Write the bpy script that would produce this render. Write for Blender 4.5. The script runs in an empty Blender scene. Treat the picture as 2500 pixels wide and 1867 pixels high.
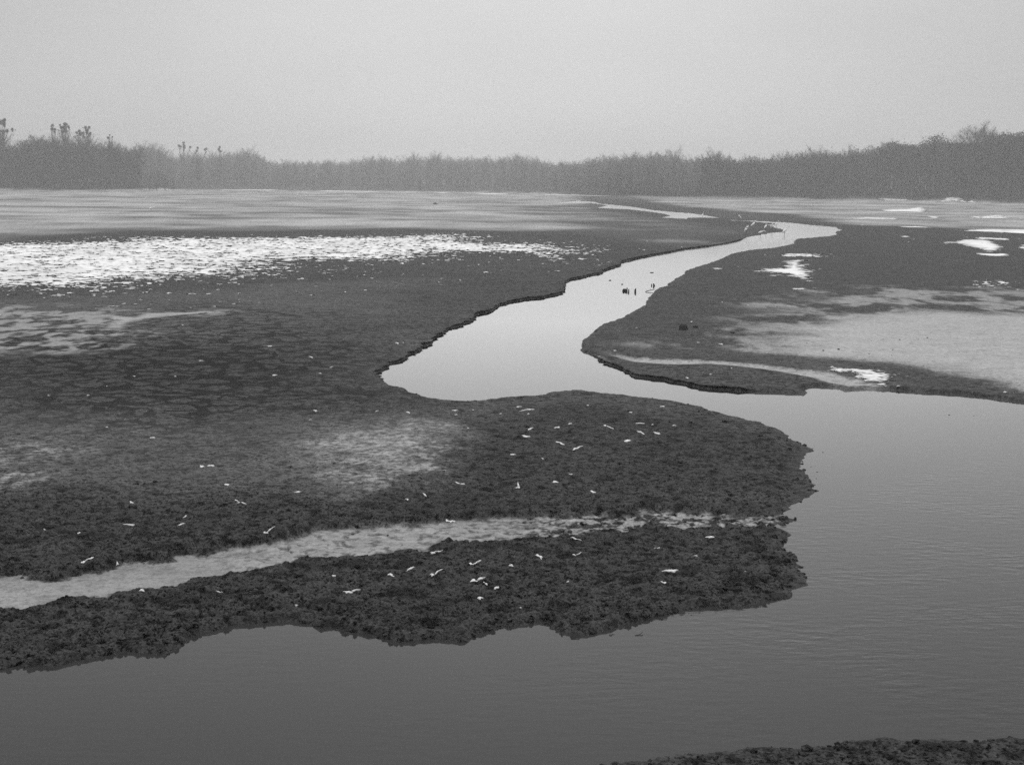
import bpy, math, random
import numpy as np
from mathutils import Matrix, Vector

S = bpy.context.scene
C = S.collection
rng = np.random.default_rng(7)
random.seed(7)

# ------------------------------------------------------------------ camera, sky, sun, exposure
CAM_H = 5.0
FPX = 3570.0                      # focal length in units of a 2500-wide frame
PITCH = math.radians(7.742)
ROLL = math.radians(0.69)
cam_data = bpy.data.cameras.new('camera')
cam = bpy.data.objects.new('camera', cam_data); C.objects.link(cam)
cam_data.sensor_width = 36.0
cam_data.lens = 36.0 * FPX / 2500.0
cam_data.clip_start = 0.1
cam_data.clip_end = 6000.0
ROT = Matrix.Rotation(math.pi / 2 - PITCH, 3, 'X') @ Matrix.Rotation(ROLL, 3, 'Z')
cam.matrix_world = Matrix.Translation((0, 0, CAM_H)) @ ROT.to_4x4()
S.camera = cam

SUN_EL, SUN_AZ = math.radians(52), math.radians(4)     # behind cloud, straight ahead
world = bpy.data.worlds.new('World'); S.world = world
world.use_nodes = True
wn, wl = world.node_tree.nodes, world.node_tree.links
wn.clear()
w_out = wn.new('ShaderNodeOutputWorld'); bg = wn.new('ShaderNodeBackground')
sky = wn.new('ShaderNodeTexSky'); sky.sky_type = 'NISHITA'; sky.sun_disc = False
sky.sun_elevation = SUN_EL; sky.sun_rotation = SUN_AZ
sky.dust_density = 6.0
bw = wn.new('ShaderNodeRGBToBW')
tc = wn.new('ShaderNodeTexCoord'); sep = wn.new('ShaderNodeSeparateXYZ')
ramp = wn.new('ShaderNodeMapRange'); ramp.interpolation_type = 'SMOOTHSTEP'
# overcast sky: grey at the horizon, brighter towards the zenith
ramp.inputs['From Min'].default_value = 0.10
ramp.inputs['From Max'].default_value = 1.0
ramp.inputs['To Min'].default_value = 7.3
ramp.inputs['To Max'].default_value = 16.5
mixw = wn.new('ShaderNodeMix'); mixw.data_type = 'FLOAT'
mixw.inputs['Factor'].default_value = 0.92
wl.new(tc.outputs['Generated'], sep.inputs[0])
wl.new(sep.outputs['Z'], ramp.inputs['Value'])
wl.new(sky.outputs[0], bw.inputs[0])
wl.new(bw.outputs[0], mixw.inputs['A'])
# sky colour dimmed towards both sides, standing in for lens falloff
ax = wn.new('ShaderNodeMath'); ax.operation = 'ABSOLUTE'; wl.new(sep.outputs['X'], ax.inputs[0])
side_dim = wn.new('ShaderNodeMapRange'); side_dim.interpolation_type = 'SMOOTHSTEP'; wl.new(ax.outputs[0], side_dim.inputs['Value'])
side_dim.inputs['From Min'].default_value = 0.03; side_dim.inputs['From Max'].default_value = 0.45
side_dim.inputs['To Min'].default_value = 1.0; side_dim.inputs['To Max'].default_value = 0.72
veil = wn.new('ShaderNodeTexNoise'); veil.inputs['Scale'].default_value = 5.0; veil.inputs['Detail'].default_value = 3.0
vmap = wn.new('ShaderNodeMapping'); vmap.inputs['Scale'].default_value = (1, 1, 3.0); wl.new(tc.outputs['Generated'], vmap.inputs['Vector']); wl.new(vmap.outputs[0], veil.inputs['Vector'])
vk = wn.new('ShaderNodeMath'); vk.operation = 'MULTIPLY_ADD'; vk.inputs[1].default_value = 0.16; vk.inputs[2].default_value = 0.92; wl.new(veil.outputs['Fac'], vk.inputs[0])
gm = wn.new('ShaderNodeMath'); gm.operation = 'MULTIPLY'; wl.new(ramp.outputs[0], gm.inputs[0]); wl.new(side_dim.outputs[0], gm.inputs[1])
gv = wn.new('ShaderNodeMath'); gv.operation = 'MULTIPLY'; wl.new(gm.outputs[0], gv.inputs[0]); wl.new(vk.outputs[0], gv.inputs[1])
wl.new(gv.outputs[0], mixw.inputs['B'])
wl.new(mixw.outputs['Result'], bg.inputs['Color'])
bg.inputs['Strength'].default_value = 0.1
wl.new(bg.outputs[0], w_out.inputs[0])

sun_data = bpy.data.lights.new('sun', 'SUN'); sun = bpy.data.objects.new('sun', sun_data); C.objects.link(sun)
sun_data.energy = 0.5; sun_data.angle = math.radians(25); sun_data.color = (1.0, 1.0, 1.0)
sun_dir = Vector((math.sin(SUN_AZ) * math.cos(SUN_EL), math.cos(SUN_AZ) * math.cos(SUN_EL), math.sin(SUN_EL)))
sun.rotation_euler = sun_dir.to_track_quat('Z', 'Y').to_euler()
sun.location = sun_dir * 200

S.view_settings.view_transform = 'Standard'; S.view_settings.look = 'None'
S.view_settings.exposure = 0.0; S.view_settings.gamma = 1.0
S.render.engine = 'CYCLES'
S.cycles.use_denoising = False
S.cycles.max_bounces = 6
S.cycles.volume_bounces = 2
S.cycles.sample_clamp_indirect = 3.0
S.cycles.transparent_max_bounces = 8

# ------------------------------------------------------------------ helpers
R3 = np.array(ROT)

def G(px, py, z=0.0):
    """Point of the horizontal plane at height z seen at photo position (px, py): the survey of the flats."""
    px = np.asarray(px, float); py = np.asarray(py, float)
    d = np.stack([(px - 1250) / FPX, -(py - 933.5) / FPX, -np.ones_like(px)], -1) @ R3.T
    t = (z - CAM_H) / d[..., 2]
    return np.stack([d[..., 0] * t, d[..., 1] * t], -1)

def at(px, dist):
    """World x, y at ground distance dist in the direction of photo column px."""
    u = (px - 1250) / FPX
    return np.array([u * dist, dist])

_P = np.random.default_rng(3).permutation(512).astype(np.int32)
_P = np.concatenate([_P, _P])
_GR = np.random.default_rng(4).uniform(0, 2 * np.pi, 512)
_GX, _GY = np.cos(_GR).astype(np.float32), np.sin(_GR).astype(np.float32)

def pn(x, y, seed=0):
    x = np.asarray(x, np.float64) + seed * 17.37; y = np.asarray(y, np.float64) - seed * 9.71
    xi = np.floor(x); yi = np.floor(y)
    xf = (x - xi).astype(np.float32); yf = (y - yi).astype(np.float32)
    xi = xi.astype(np.int64) & 511; yi = yi.astype(np.int64) & 511
    x1 = (xi + 1) & 511; y1 = (yi + 1) & 511
    def g(ix, iy, fx, fy):
        h = _P[_P[ix] + iy]
        return _GX[h] * fx + _GY[h] * fy
    u = xf * xf * xf * (xf * (xf * 6 - 15) + 10); v = yf * yf * yf * (yf * (yf * 6 - 15) + 10)
    a = g(xi, yi, xf, yf); b = g(x1, yi, xf - 1, yf); c = g(xi, y1, xf, yf - 1); d = g(x1, y1, xf - 1, yf - 1)
    return ((a + u * (b - a)) + v * ((c + u * (d - c)) - (a + u * (b - a)))) * 1.5

def ss(x, a, b):
    t = np.clip((x - a) / (b - a), 0, 1)
    return t * t * (3 - 2 * t)

def sdf(X, Y, poly):
    """Signed distance in metres to a closed polygon, positive inside."""
    poly = np.asarray(poly, float)
    A = poly; B = np.roll(poly, -1, 0)
    x = X.ravel(); y = Y.ravel(); n = x.size
    out = np.empty(n, np.float32)
    AB = B - A; L2 = np.maximum((AB ** 2).sum(1), 1e-12)
    CH = 1024
    for s in range(0, n, CH):
        xs = x[s:s + CH]; ys = y[s:s + CH]
        cx, cy = xs.mean(), ys.mean()
        r = math.sqrt(((xs - cx) ** 2 + (ys - cy) ** 2).max())
        t = np.clip(((cx - A[:, 0]) * AB[:, 0] + (cy - A[:, 1]) * AB[:, 1]) / L2, 0, 1)
        dc = np.hypot(cx - A[:, 0] - t * AB[:, 0], cy - A[:, 1] - t * AB[:, 1])
        k = np.nonzero(dc <= dc.min() + 2 * r + 1e-6)[0]
        a = A[k]; ab = AB[k]; l2 = L2[k]
        dx = xs[:, None] - a[None, :, 0]; dy = ys[:, None] - a[None, :, 1]
        t = np.clip((dx * ab[:, 0] + dy * ab[:, 1]) / l2, 0, 1)
        d = np.sqrt(((dx - t * ab[:, 0]) ** 2 + (dy - t * ab[:, 1]) ** 2).min(1))
        y0, y1 = ys.min(), ys.max()
        k = np.nonzero((np.minimum(A[:, 1], B[:, 1]) <= y1) & (np.maximum(A[:, 1], B[:, 1]) >= y0) & (np.maximum(A[:, 0], B[:, 0]) >= xs.min()))[0]
        ins = np.zeros(xs.size, bool)
        if k.size:
            a = A[k]; b = B[k]
            c = (a[None, :, 1] > ys[:, None]) != (b[None, :, 1] > ys[:, None])
            den = np.where(b[:, 1] == a[:, 1], 1e-9, b[:, 1] - a[:, 1])
            xc = a[None, :, 0] + (ys[:, None] - a[None, :, 1]) * ((b[:, 0] - a[:, 0]) / den)[None, :]
            ins = ((c & (xs[:, None] < xc)).sum(1) % 2).astype(bool)
        out[s:s + CH] = np.where(ins, d, -d)
    return out.reshape(X.shape)

def soft(X, Y, pts, fall, z=0.15, warp=0.0, wl_=3.0, seed=0):
    """0..1 mask of a traced patch with a soft rim 'fall' metres wide."""
    poly = G([p[0] for p in pts], [p[1] for p in pts], z)
    m = 2 * fall + warp * 2
    lo = poly.min(0) - m; hi = poly.max(0) + m
    k = (X > lo[0]) & (X < hi[0]) & (Y > lo[1]) & (Y < hi[1])
    out = np.zeros(X.shape, np.float32)
    if k.any():
        xs, ys = X[k], Y[k]
        d = sdf(xs, ys, poly)
        if warp:
            d = d + warp * (pn(xs / wl_, ys / wl_, seed) + 0.5 * pn(xs / wl_ * 2.3, ys / wl_ * 2.3, seed + 1))
        out[k] = ss(d, -fall, fall)
    return out

def mesh_obj(name, V, F, mats, parent=None, smooth=False, attrs=None, fmat=None):
    """Link ONE mesh object from numpy vertices and faces (all of one size, or a list)."""
    me = bpy.data.meshes.new(name)
    V = np.asarray(V, np.float32)
    if isinstance(F, np.ndarray):
        nf, k = F.shape
        me.vertices.add(len(V)); me.vertices.foreach_set('co', V.ravel())
        me.loops.add(nf * k); me.loops.foreach_set('vertex_index', F.astype(np.int32).ravel())
        me.polygons.add(nf); me.polygons.foreach_set('loop_start', (np.arange(nf) * k).astype(np.int32))
        me.polygons.foreach_set('loop_total', np.full(nf, k, np.int32))
    else:
        me.from_pydata([tuple(map(float, v)) for v in V], [], [tuple(map(int, f)) for f in F])
    if fmat is not None:
        me.polygons.foreach_set('material_index', np.asarray(fmat, np.int32))
    me.polygons.foreach_set('use_smooth', np.full(len(me.polygons), bool(smooth)))
    for k, v in (attrs or {}).items():
        a = me.attributes.new(k, 'FLOAT', 'POINT'); a.data.foreach_set('value', np.asarray(v, np.float32).ravel())
    for m in (mats if isinstance(mats, (list, tuple)) else [mats]):
        me.materials.append(m)
    me.update(calc_edges=True); me.validate()
    o = bpy.data.objects.new(name, me); C.objects.link(o)
    if parent is not None: o.parent = parent
    return o

def tag(o, label=None, cat=None, group=None, kind=None):
    if label: o['label'] = label
    if cat: o['category'] = cat
    if group: o['group'] = group
    if kind: o['kind'] = kind
    return o

def empty(name, loc=(0, 0, 0), rz=0.0):
    o = bpy.data.objects.new(name, None); C.objects.link(o)
    o.location = loc; o.rotation_euler = (0, 0, rz); o.empty_display_size = 0.3
    return o

def grid_faces(nr, nc):
    i = np.arange(nr * nc).reshape(nr, nc)
    return np.stack([i[:-1, :-1], i[:-1, 1:], i[1:, 1:], i[1:, :-1]], -1).reshape(-1, 4)

def tube(path, radii, n=6, close_end=True):
    """Vertices and quad/tri faces of a tapered tube along a path."""
    path = np.asarray(path, float); V = []; F = []
    up = np.array([0.31, 0.17, 0.93])
    for i, p in enumerate(path):
        t = path[min(i + 1, len(path) - 1)] - path[max(i - 1, 0)]
        t = t / (np.linalg.norm(t) + 1e-9)
        u = np.cross(t, up if abs(t @ up) < 0.95 else np.array([1.0, 0, 0])); u /= np.linalg.norm(u); v = np.cross(t, u)
        for k in range(n):
            a = 2 * math.pi * k / n
            V.append(p + radii[i] * (math.cos(a) * u + math.sin(a) * v))
    for i in range(len(path) - 1):
        for k in range(n):
            a, b = i * n + k, i * n + (k + 1) % n
            F.append((a, b, b + n, a + n))
    if close_end:
        F.append(tuple(range(n))[::-1]); F.append(tuple(range((len(path) - 1) * n, len(path) * n)))
    return V, F

def join(parts):
    V = []; F = []
    for v, f in parts:
        o = len(V); V.extend(v); F.extend([tuple(i + o for i in q) for q in f])
    return V, F

# ------------------------------------------------------------------ materials
def mat(name, base=(0.1, 0.1, 0.1), rough=0.8, spec=0.3):
    m = bpy.data.materials.new(name); m.use_nodes = True
    b = m.node_tree.nodes['Principled BSDF']
    b.inputs['Base Color'].default_value = (*base, 1) if not isinstance(base, float) else (base, base, base, 1)
    b.inputs['Roughness'].default_value = rough
    b.inputs['Specular IOR Level'].default_value = spec
    return m, m.node_tree.nodes, m.node_tree.links, b

def math_node(nodes, links, op, a, b=None, c=None):
    n = nodes.new('ShaderNodeMath'); n.operation = op
    for i, v in enumerate((a, b, c)):
        if v is None: continue
        if isinstance(v, (int, float)): n.inputs[i].default_value = v
        else: links.new(v, n.inputs[i])
    return n.outputs[0]

def noise_node(nodes, links, vec, scale, detail=2.0, rough=0.5):
    n = nodes.new('ShaderNodeTexNoise'); n.inputs['Scale'].default_value = scale
    n.inputs['Detail'].default_value = detail; n.inputs['Roughness'].default_value = rough
    links.new(vec, n.inputs['Vector'])
    return n.outputs['Fac']

def speckled(name, lo, hi, scale, rough=0.85, bump=0.3):
    """A plain surface whose tone varies with noise."""
    m, n, l, b = mat(name, lo, rough)
    t = n.new('ShaderNodeTexCoord')
    f = noise_node(n, l, t.outputs['Object'], scale, 4.0, 0.6)
    mr = n.new('ShaderNodeMapRange'); l.new(f, mr.inputs['Value'])
    mr.inputs['From Min'].default_value = 0.3; mr.inputs['From Max'].default_value = 0.7
    mr.inputs['To Min'].default_value = lo; mr.inputs['To Max'].default_value = hi
    l.new(mr.outputs[0], b.inputs['Base Color'])
    if bump:
        bp = n.new('ShaderNodeBump'); bp.inputs['Strength'].default_value = bump; bp.inputs['Distance'].default_value = 0.02
        l.new(f, bp.inputs['Height']); l.new(bp.outputs[0], b.inputs['Normal'])
    return m

def mud_material():
    m, n, l, b = mat('mud', 0.05, 0.8, 0.12)
    geo = n.new('ShaderNodeNewGeometry'); P = geo.outputs['Position']
    def attr(k):
        a = n.new('ShaderNodeAttribute'); a.attribute_name = k; return a.outputs['Fac']
    alb, wet, crk, rgh = attr('albedo'), attr('wet'), attr('crack'), attr('rough')
    n1 = noise_node(n, l, P, 0.9, 4.0, 0.6); n2 = noise_node(n, l, P, 7.0, 3.0, 0.6); n3 = noise_node(n, l, P, 38.0, 2.0, 0.6)
    k1 = math_node(n, l, 'MULTIPLY_ADD', n1, 0.7, 0.65)
    amp = math_node(n, l, 'MULTIPLY_ADD', wet, -0.75, 1.0)
    v2 = math_node(n, l, 'SUBTRACT', n2, 0.5); v2 = math_node(n, l, 'MULTIPLY', v2, 2.6)
    v3 = math_node(n, l, 'SUBTRACT', n3, 0.5); v3 = math_node(n, l, 'MULTIPLY', v3, 3.2)
    v = math_node(n, l, 'ADD', v2, v3); v = math_node(n, l, 'MULTIPLY_ADD', v, amp, 1.0)
    v = math_node(n, l, 'MAXIMUM', v, 0.2)
    col = math_node(n, l, 'MULTIPLY', alb, k1); col = math_node(n, l, 'MULTIPLY', col, v)
    for sc_, lo_, k_ in ((2.6, 0.42, 0.62), (7.0, 0.42, 0.66), (19.0, 0.44, 0.84)):  # dark flecks: debris, and the shade of small pits put into the colour
        nf = noise_node(n, l, P, sc_, 2.0, 0.55)
        mr = n.new('ShaderNodeMapRange'); mr.interpolation_type = 'SMOOTHSTEP'; l.new(nf, mr.inputs['Value'])
        mr.inputs['From Min'].default_value = lo_ - 0.07; mr.inputs['From Max'].default_value = lo_ + 0.05
        mr.inputs['To Min'].default_value = 1.0 - k_; mr.inputs['To Max'].default_value = 1.0
        f_ = math_node(n, l, 'SUBTRACT', mr.outputs[0], 1.0); f_ = math_node(n, l, 'MULTIPLY_ADD', f_, amp, 1.0)
        col = math_node(n, l, 'MULTIPLY', col, f_)
    col = math_node(n, l, 'MULTIPLY', col, 1.72)
    # shrinkage cracks, their recess shade painted into the base colour
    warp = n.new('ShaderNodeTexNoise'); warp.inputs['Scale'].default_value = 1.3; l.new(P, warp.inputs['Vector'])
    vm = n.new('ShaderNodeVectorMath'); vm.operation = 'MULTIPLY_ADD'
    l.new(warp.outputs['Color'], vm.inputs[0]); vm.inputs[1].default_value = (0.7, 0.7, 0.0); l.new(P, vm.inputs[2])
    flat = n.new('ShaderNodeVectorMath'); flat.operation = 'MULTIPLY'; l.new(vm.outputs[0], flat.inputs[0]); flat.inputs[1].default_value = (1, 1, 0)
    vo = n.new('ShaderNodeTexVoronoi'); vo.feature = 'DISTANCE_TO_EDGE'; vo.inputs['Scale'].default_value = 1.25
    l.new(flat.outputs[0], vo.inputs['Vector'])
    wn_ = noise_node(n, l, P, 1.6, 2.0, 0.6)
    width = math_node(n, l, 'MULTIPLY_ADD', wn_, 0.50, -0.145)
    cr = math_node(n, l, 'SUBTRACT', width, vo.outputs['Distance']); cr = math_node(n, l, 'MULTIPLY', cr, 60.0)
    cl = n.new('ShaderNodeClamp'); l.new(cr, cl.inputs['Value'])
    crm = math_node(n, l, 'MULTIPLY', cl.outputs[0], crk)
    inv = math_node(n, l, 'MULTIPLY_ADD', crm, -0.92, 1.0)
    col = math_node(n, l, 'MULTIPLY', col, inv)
    l.new(col, b.inputs['Base Color'])
    r = math_node(n, l, 'MULTIPLY_ADD', wet, -0.5, 0.8); l.new(r, b.inputs['Roughness'])
    sp_ = math_node(n, l, 'MULTIPLY_ADD', wet, 0.4, 0.08); l.new(sp_, b.inputs['Specular IOR Level'])
    bp = n.new('ShaderNodeBump'); bp.inputs['Distance'].default_value = 0.05
    st = math_node(n, l, 'MULTIPLY', rgh, 0.55); l.new(st, bp.inputs['Strength'])
    hh = math_node(n, l, 'MULTIPLY_ADD', n3, 0.5, n2); hh = math_node(n, l, 'MULTIPLY_ADD', crm, -0.8, hh)
    l.new(hh, bp.inputs['Height']); l.new(bp.outputs[0], b.inputs['Normal'])
    return m

def water_material():
    m = bpy.data.materials.new('water'); m.use_nodes = True
    n, l = m.node_tree.nodes, m.node_tree.links
    n.remove(n['Principled BSDF'])
    geo = n.new('ShaderNodeNewGeometry'); P = geo.outputs['Position']
    a = n.new('ShaderNodeAttribute'); a.attribute_name = 'ripple'
    mp = n.new('ShaderNodeMapping'); mp.inputs['Rotation'].default_value = (0, 0, math.radians(-14)); mp.inputs['Scale'].default_value = (0.55, 1.15, 1)
    l.new(P, mp.inputs['Vector'])
    f1 = noise_node(n, l, mp.outputs[0], 6.5, 3.0, 0.55)
    f2 = noise_node(n, l, P, 0.55, 3.0, 0.6)
    gate = n.new('ShaderNodeMapRange'); l.new(f2, gate.inputs['Value'])
    gate.inputs['From Min'].default_value = 0.38; gate.inputs['From Max'].default_value = 0.62
    gate.inputs['To Min'].default_value = 0.2
    st = math_node(n, l, 'MULTIPLY', gate.outputs[0], a.outputs['Fac'])
    bp = n.new('ShaderNodeBump'); bp.inputs['Distance'].default_value = 0.011
    l.new(f1, bp.inputs['Height']); l.new(st, bp.inputs['Strength'])
    # still, silty water: dark when looked down into, a mirror of the sky at a low angle
    fr = n.new('ShaderNodeFresnel'); fr.inputs['IOR'].default_value = 1.333; l.new(bp.outputs[0], fr.inputs['Normal'])
    p = math_node(n, l, 'POWER', fr.outputs[0], 1.7); p = math_node(n, l, 'MULTIPLY', p, 2.6); p = math_node(n, l, 'MINIMUM', p, 0.97)
    df = n.new('ShaderNodeBsdfDiffuse'); df.inputs['Color'].default_value = (0.032, 0.032, 0.032, 1)
    gl = n.new('ShaderNodeBsdfGlossy'); gl.inputs['Color'].default_value = (1, 1, 1, 1); gl.inputs['Roughness'].default_value = 0.03
    ch = n.new('ShaderNodeAttribute'); ch.attribute_name = 'chop'; l.new(ch.outputs['Fac'], gl.inputs['Roughness'])
    l.new(bp.outputs[0], gl.inputs['Normal'])
    mx = n.new('ShaderNodeMixShader'); l.new(p, mx.inputs[0]); l.new(df.outputs[0], mx.inputs[1]); l.new(gl.outputs[0], mx.inputs[2])
    l.new(mx.outputs[0], n['Material Output'].inputs['Surface'])
    return m

M_mud = mud_material()
M_water = water_material()
def snow_material():
    m = speckled('snow', 0.80, 1.05, 2.6, 0.85, 0.7)
    n, l = m.node_tree.nodes, m.node_tree.links; b = n['Principled BSDF']
    a = n.new('ShaderNodeAttribute'); a.attribute_name = 'fresh'
    src = b.inputs['Base Color'].links[0].from_socket
    k = math_node(n, l, 'MULTIPLY_ADD', a.outputs['Fac'], 0.64, 0.26)      # grey slush to white snow
    k = math_node(n, l, 'MULTIPLY', k, src); l.new(k, b.inputs['Base Color'])
    return m
M_snow = snow_material()
M_bark = speckled('bark', 0.035, 0.07, 6.0)
M_birch = speckled('pale_bark', 0.06, 0.13, 4.0)
M_twig = speckled('twigs', 0.015, 0.04, 0.6, 0.9, 0)
M_hazed = speckled('hazed_twigs', 0.17, 0.31, 0.6, 0.9, 0)  # far wood twigs, distance haze painted into their colour
M_needle = speckled('needles', 0.022, 0.045, 1.2, 0.9, 0)
M_mistle = speckled('mistletoe_leaves', 0.03, 0.05, 2.0, 0.9, 0)
M_reed = speckled('dry_reed', 0.10, 0.20, 0.8, 0.9, 0)
M_wood = speckled('wet_wood', 0.012, 0.03, 25.0)
M_stone = speckled('dark_stone', 0.012, 0.035, 18.0, 0.7, 0.5)
M_feather = speckled('white_feathers', 0.86, 0.92, 12.0, 0.8, 0.1)
M_leg = mat('bird_leg', 0.02, 0.6)[0]
M_bill = mat('bird_bill', 0.25, 0.5)[0]
# ------------------------------------------------------------------ shore lines of the channel (photo survey -> metres)
EDGE_TOP = 0.085
left_bank = [(1780,538.8),(1789,541),(1827,542),(1868,546),(1893,547.5),(1892.5,550),(1873,550.5),(1874,552),(1887,554),(1889,558),(1909,562),(1913,565),(1910,568),(1895,569),
  (1872,571),(1871,573),(1859,574),(1855,576),(1838,578),(1823,581),(1811,588),(1801,591),(1780,596),(1757,600),(1731,604),(1673,611),(1627,620),(1592,626),(1554,634),(1516,643),
  (1515,651),(1493,657),(1473,664),(1470,670),(1438,676),(1420,681),(1394,686),(1379,694),(1378,711),(1371,720),(1328,730),(1293,734),(1249,741),(1220,749),(1210,756),(1196,766),
  (1159,773),(1158,783),(1143,792),(1123,800),(1094,808),(1084,820),(1065,826),(1053,846),(1027,850),(1036,858),(1012,865),(1001,870),(986,885),(951,894),(949,902),(914,917)]
pen_top = [(953,938),(989,947),(1007,957),(1036,966),(1094,974),(1137,977),(1181,974),(1240,965),(1298,963),(1351,953),(1394,949),(1423,949),(1470,957),(1525,960),(1551,965),
  (1627,973),(1696,986),(1743,999),(1772,1008),(1860,1028),(1918,1051),(1947,1070),(1982,1083)]
pen_side = [(1988,1093),(1992,1099),(1985,1104),(1968,1107),(1959,1118),(1952,1136),(1967,1156),(1982,1176),(1976,1189),(1993,1203),(1976,1209),(1956,1216),(1918,1248),(1909,1253),(1917,1263),
  (1935,1268),(1927,1273),(1886,1279),(1892,1292),(1915,1296),(1928,1305),(1921,1319),(1922,1343),(1938,1354),(1962,1389),(1970,1404),(1967,1421),(1947,1436),(1938,1447),(1924,1460),(1860,1466)]
pen_front = [(1810,1483),(1760,1491),(1685,1494),(1650,1500),(1644,1508),(1612,1513),(1595,1520),(1525,1533),(1461,1550),(1409,1558),(1383,1552),(1360,1532),(1328,1525),(1278,1530),(1232,1531),
  (1207,1527),(1214,1538),(1190,1545),(1152,1556),(1138,1572),(1013,1574),(946,1571),(920,1557),(850,1548),(812,1538),(786,1542),(766,1539),(754,1531),(702,1529),(658,1532),(600,1536),(517,1547),(479,1558),
  (456,1579),(430,1590),(401,1602),(378,1597),(308,1598),(267,1608),(232,1616),(186,1626),(151,1632),(87,1636),(55,1642),(43,1635),(0,1637),(-300,1670),(-900,1740)]
near_bank = [(-900,2600),(300,2300),(900,2000),(1250,1900),(1400,1880),(1500,1862),(1599,1846),(1649,1842),(1780,1832),(1816,1824),(1947,1828),(2011,1823),(2083,1802),(2155,1801),(2223,1808),(2296,1802),(2359,1810),(2420,1803),(2472,1801),(2500,1805),(2800,1790),(3500,1760)]
right_shore = [(3500,1180),(2800,1010),(2500,988),(2441,979),(2392,972),(2339,966),(2267,963),(2174,956),(2118,953),(2063,956),(2034,950),(1991,946),(1956,956),(1976,965),(1947,964),
  (1860,961),(1845,961),(1786,958),(1728,954),(1685,946),(1641,936),(1598,928),(1551,923),(1534,914),(1496,898),(1473,889),(1449,873),(1428,865)]
right_away = [(1420,848),(1423,839),(1428,825),(1447,810),(1464,793),(1487,784),(1525,771),(1528,767),(1573,743),(1583,727),(1595,713),(1606,701),(1627,697),(1633,690),(1650,678),(1673,666),(1673,660),
  (1697,652),(1737,639),(1763,629),(1783,619),(1825,610),(1889,604)]
far_right = [(1941,597),(1937,592),(1945,585),(1997,581),(2021,579),(2046,574),(2040,570),(2042,566),(2060,563),(2046,560),(2042,555.6),(1977,550),(1929,544.5),(1895,543),(1834,540)]

def line(pts, z): return G([p[0] for p in pts], [p[1] for p in pts], z)
segs = [line(left_bank, -0.07), line(pen_top, 0.09), line(pen_side, 0.0), line(pen_front, -0.045), line(near_bank, 0.02), line(right_shore, -0.05), line(right_away, 0.09), line(far_right, -0.03)]
SEG_FACE = [True, False, False, True, False, True, False, False]
raw = np.concatenate(segs); seg_id = np.concatenate([np.full(len(s), i) for i, s in enumerate(segs)])

def ragged(poly, ids):
    """Break a traced shore into short crumbling steps."""
    P = []; I = []; n = len(poly)
    for i in range(n):
        a, b = poly[i], poly[(i + 1) % n]
        d = np.hypot(*(b - a)); D = max(10.0, min(np.hypot(*a), np.hypot(*b)))
        k = max(1, int(d / (0.05 + D * 0.002)))
        if D > 220 or d > 60: k = min(k, 20)
        t = np.arange(k) / k
        P.append(a + (b - a) * t[:, None]); I.append(np.full(k, ids[i]))
    P = np.concatenate(P); I = np.concatenate(I)
    T = np.roll(P, -1, 0) - np.roll(P, 1, 0); T /= np.linalg.norm(T, axis=1)[:, None] + 1e-9
    N = np.stack([-T[:, 1], T[:, 0]], -1)
    w = 0.10 * pn(P[:, 0] / 0.55, P[:, 1] / 0.55, 1) + 0.07 * pn(P[:, 0] / 0.22, P[:, 1] / 0.22, 2) + 0.04 * pn(P[:, 0] / 0.1, P[:, 1] / 0.1, 3)
    s = np.where(np.isin(I, [4]), 0.5, np.where(np.isin(I, [2, 3]), 0.9, 1.0))
    return P + N * (w * s)[:, None], I

WATER, WID = ragged(raw, seg_id)
# the far stretch of the stream
S2 = line([(1358,496.0),(1409,490.6),(1452,493.5),(1467,498),(1510,502),(1548,506),(1598,514),(1641,518),(1685,521),(1728,527),(1763,533.6),(1714,532.5),(1679,532.5),(1676,535.5),(1612,532),(1638,527),
  (1621,522.6),(1583,517),(1540,512),(1481,509.5),(1455,508),(1484,502),(1461,498.5),(1444,496.5),(1394,497.0)], 0.0)
GUL = [(-500,1440),(0,1408),(44,1404),(81,1405),(134,1411),(186,1404),(241,1396),(253,1389),(290,1380),(308,1373),(378,1367),(421,1366),(453,1354),(494,1354),(567,1340),(640,1331),(745,1308),(803,1292),(876,1283),(978,1280),(1094,1277),
  (1240,1264),(1336,1258),(1510,1257),(1598,1250),(1656,1248),(1728,1250),(1801,1261),(1860,1258),(1905,1256),(1900,1276),(1860,1282),(1772,1287),(1656,1292),(1569,1293),(1496,1300),(1423,1308),(1351,1314),(1293,1322),(1181,1322),
  (1094,1325),(1036,1346),(978,1351),(861,1360),(745,1369),(673,1383),(640,1389),(494,1412),(436,1427),(363,1436),(290,1443),(261,1456),(174,1462),(116,1470),(73,1479),(41,1485),(0,1482),(-500,1530)]
GULW = line(GUL, 0.04)
CREEK = [(1440,842),(1482,853),(1540,869),(1598,874),(1656,879),(1725,882),(1772,886),(1860,893),(1947,903),(2034,911),(2092,924),(2150,936),(2195,955),(2110,954),(2050,940),(1980,920),(1860,902),(1772,894),(1725,890),(1656,889),(1598,885),(1540,880),(1482,864)]
CREEKW = line(CREEK, 0.1)
# front of the woods, as (photo column, distance)
FRONT = np.array([(-1200,480),(-500,550),(0,608),(335,632),(350,690),(432,770),(434,850),(640,890),(1150,880),(1290,790),(1450,660),(1800,640),(2200,600),(2420,556),(2500,540),(3000,470),(3800,400)], float)
def front(px): return np.interp(px, FRONT[:, 0], FRONT[:, 1])

def row_gap(Y): return Y * Y / (CAM_H * 1463.0)

def lod(lam, D): return ss(lam / np.maximum(row_gap(D) * 0.5, D / 1463.0), 1.0, 3.0)

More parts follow.
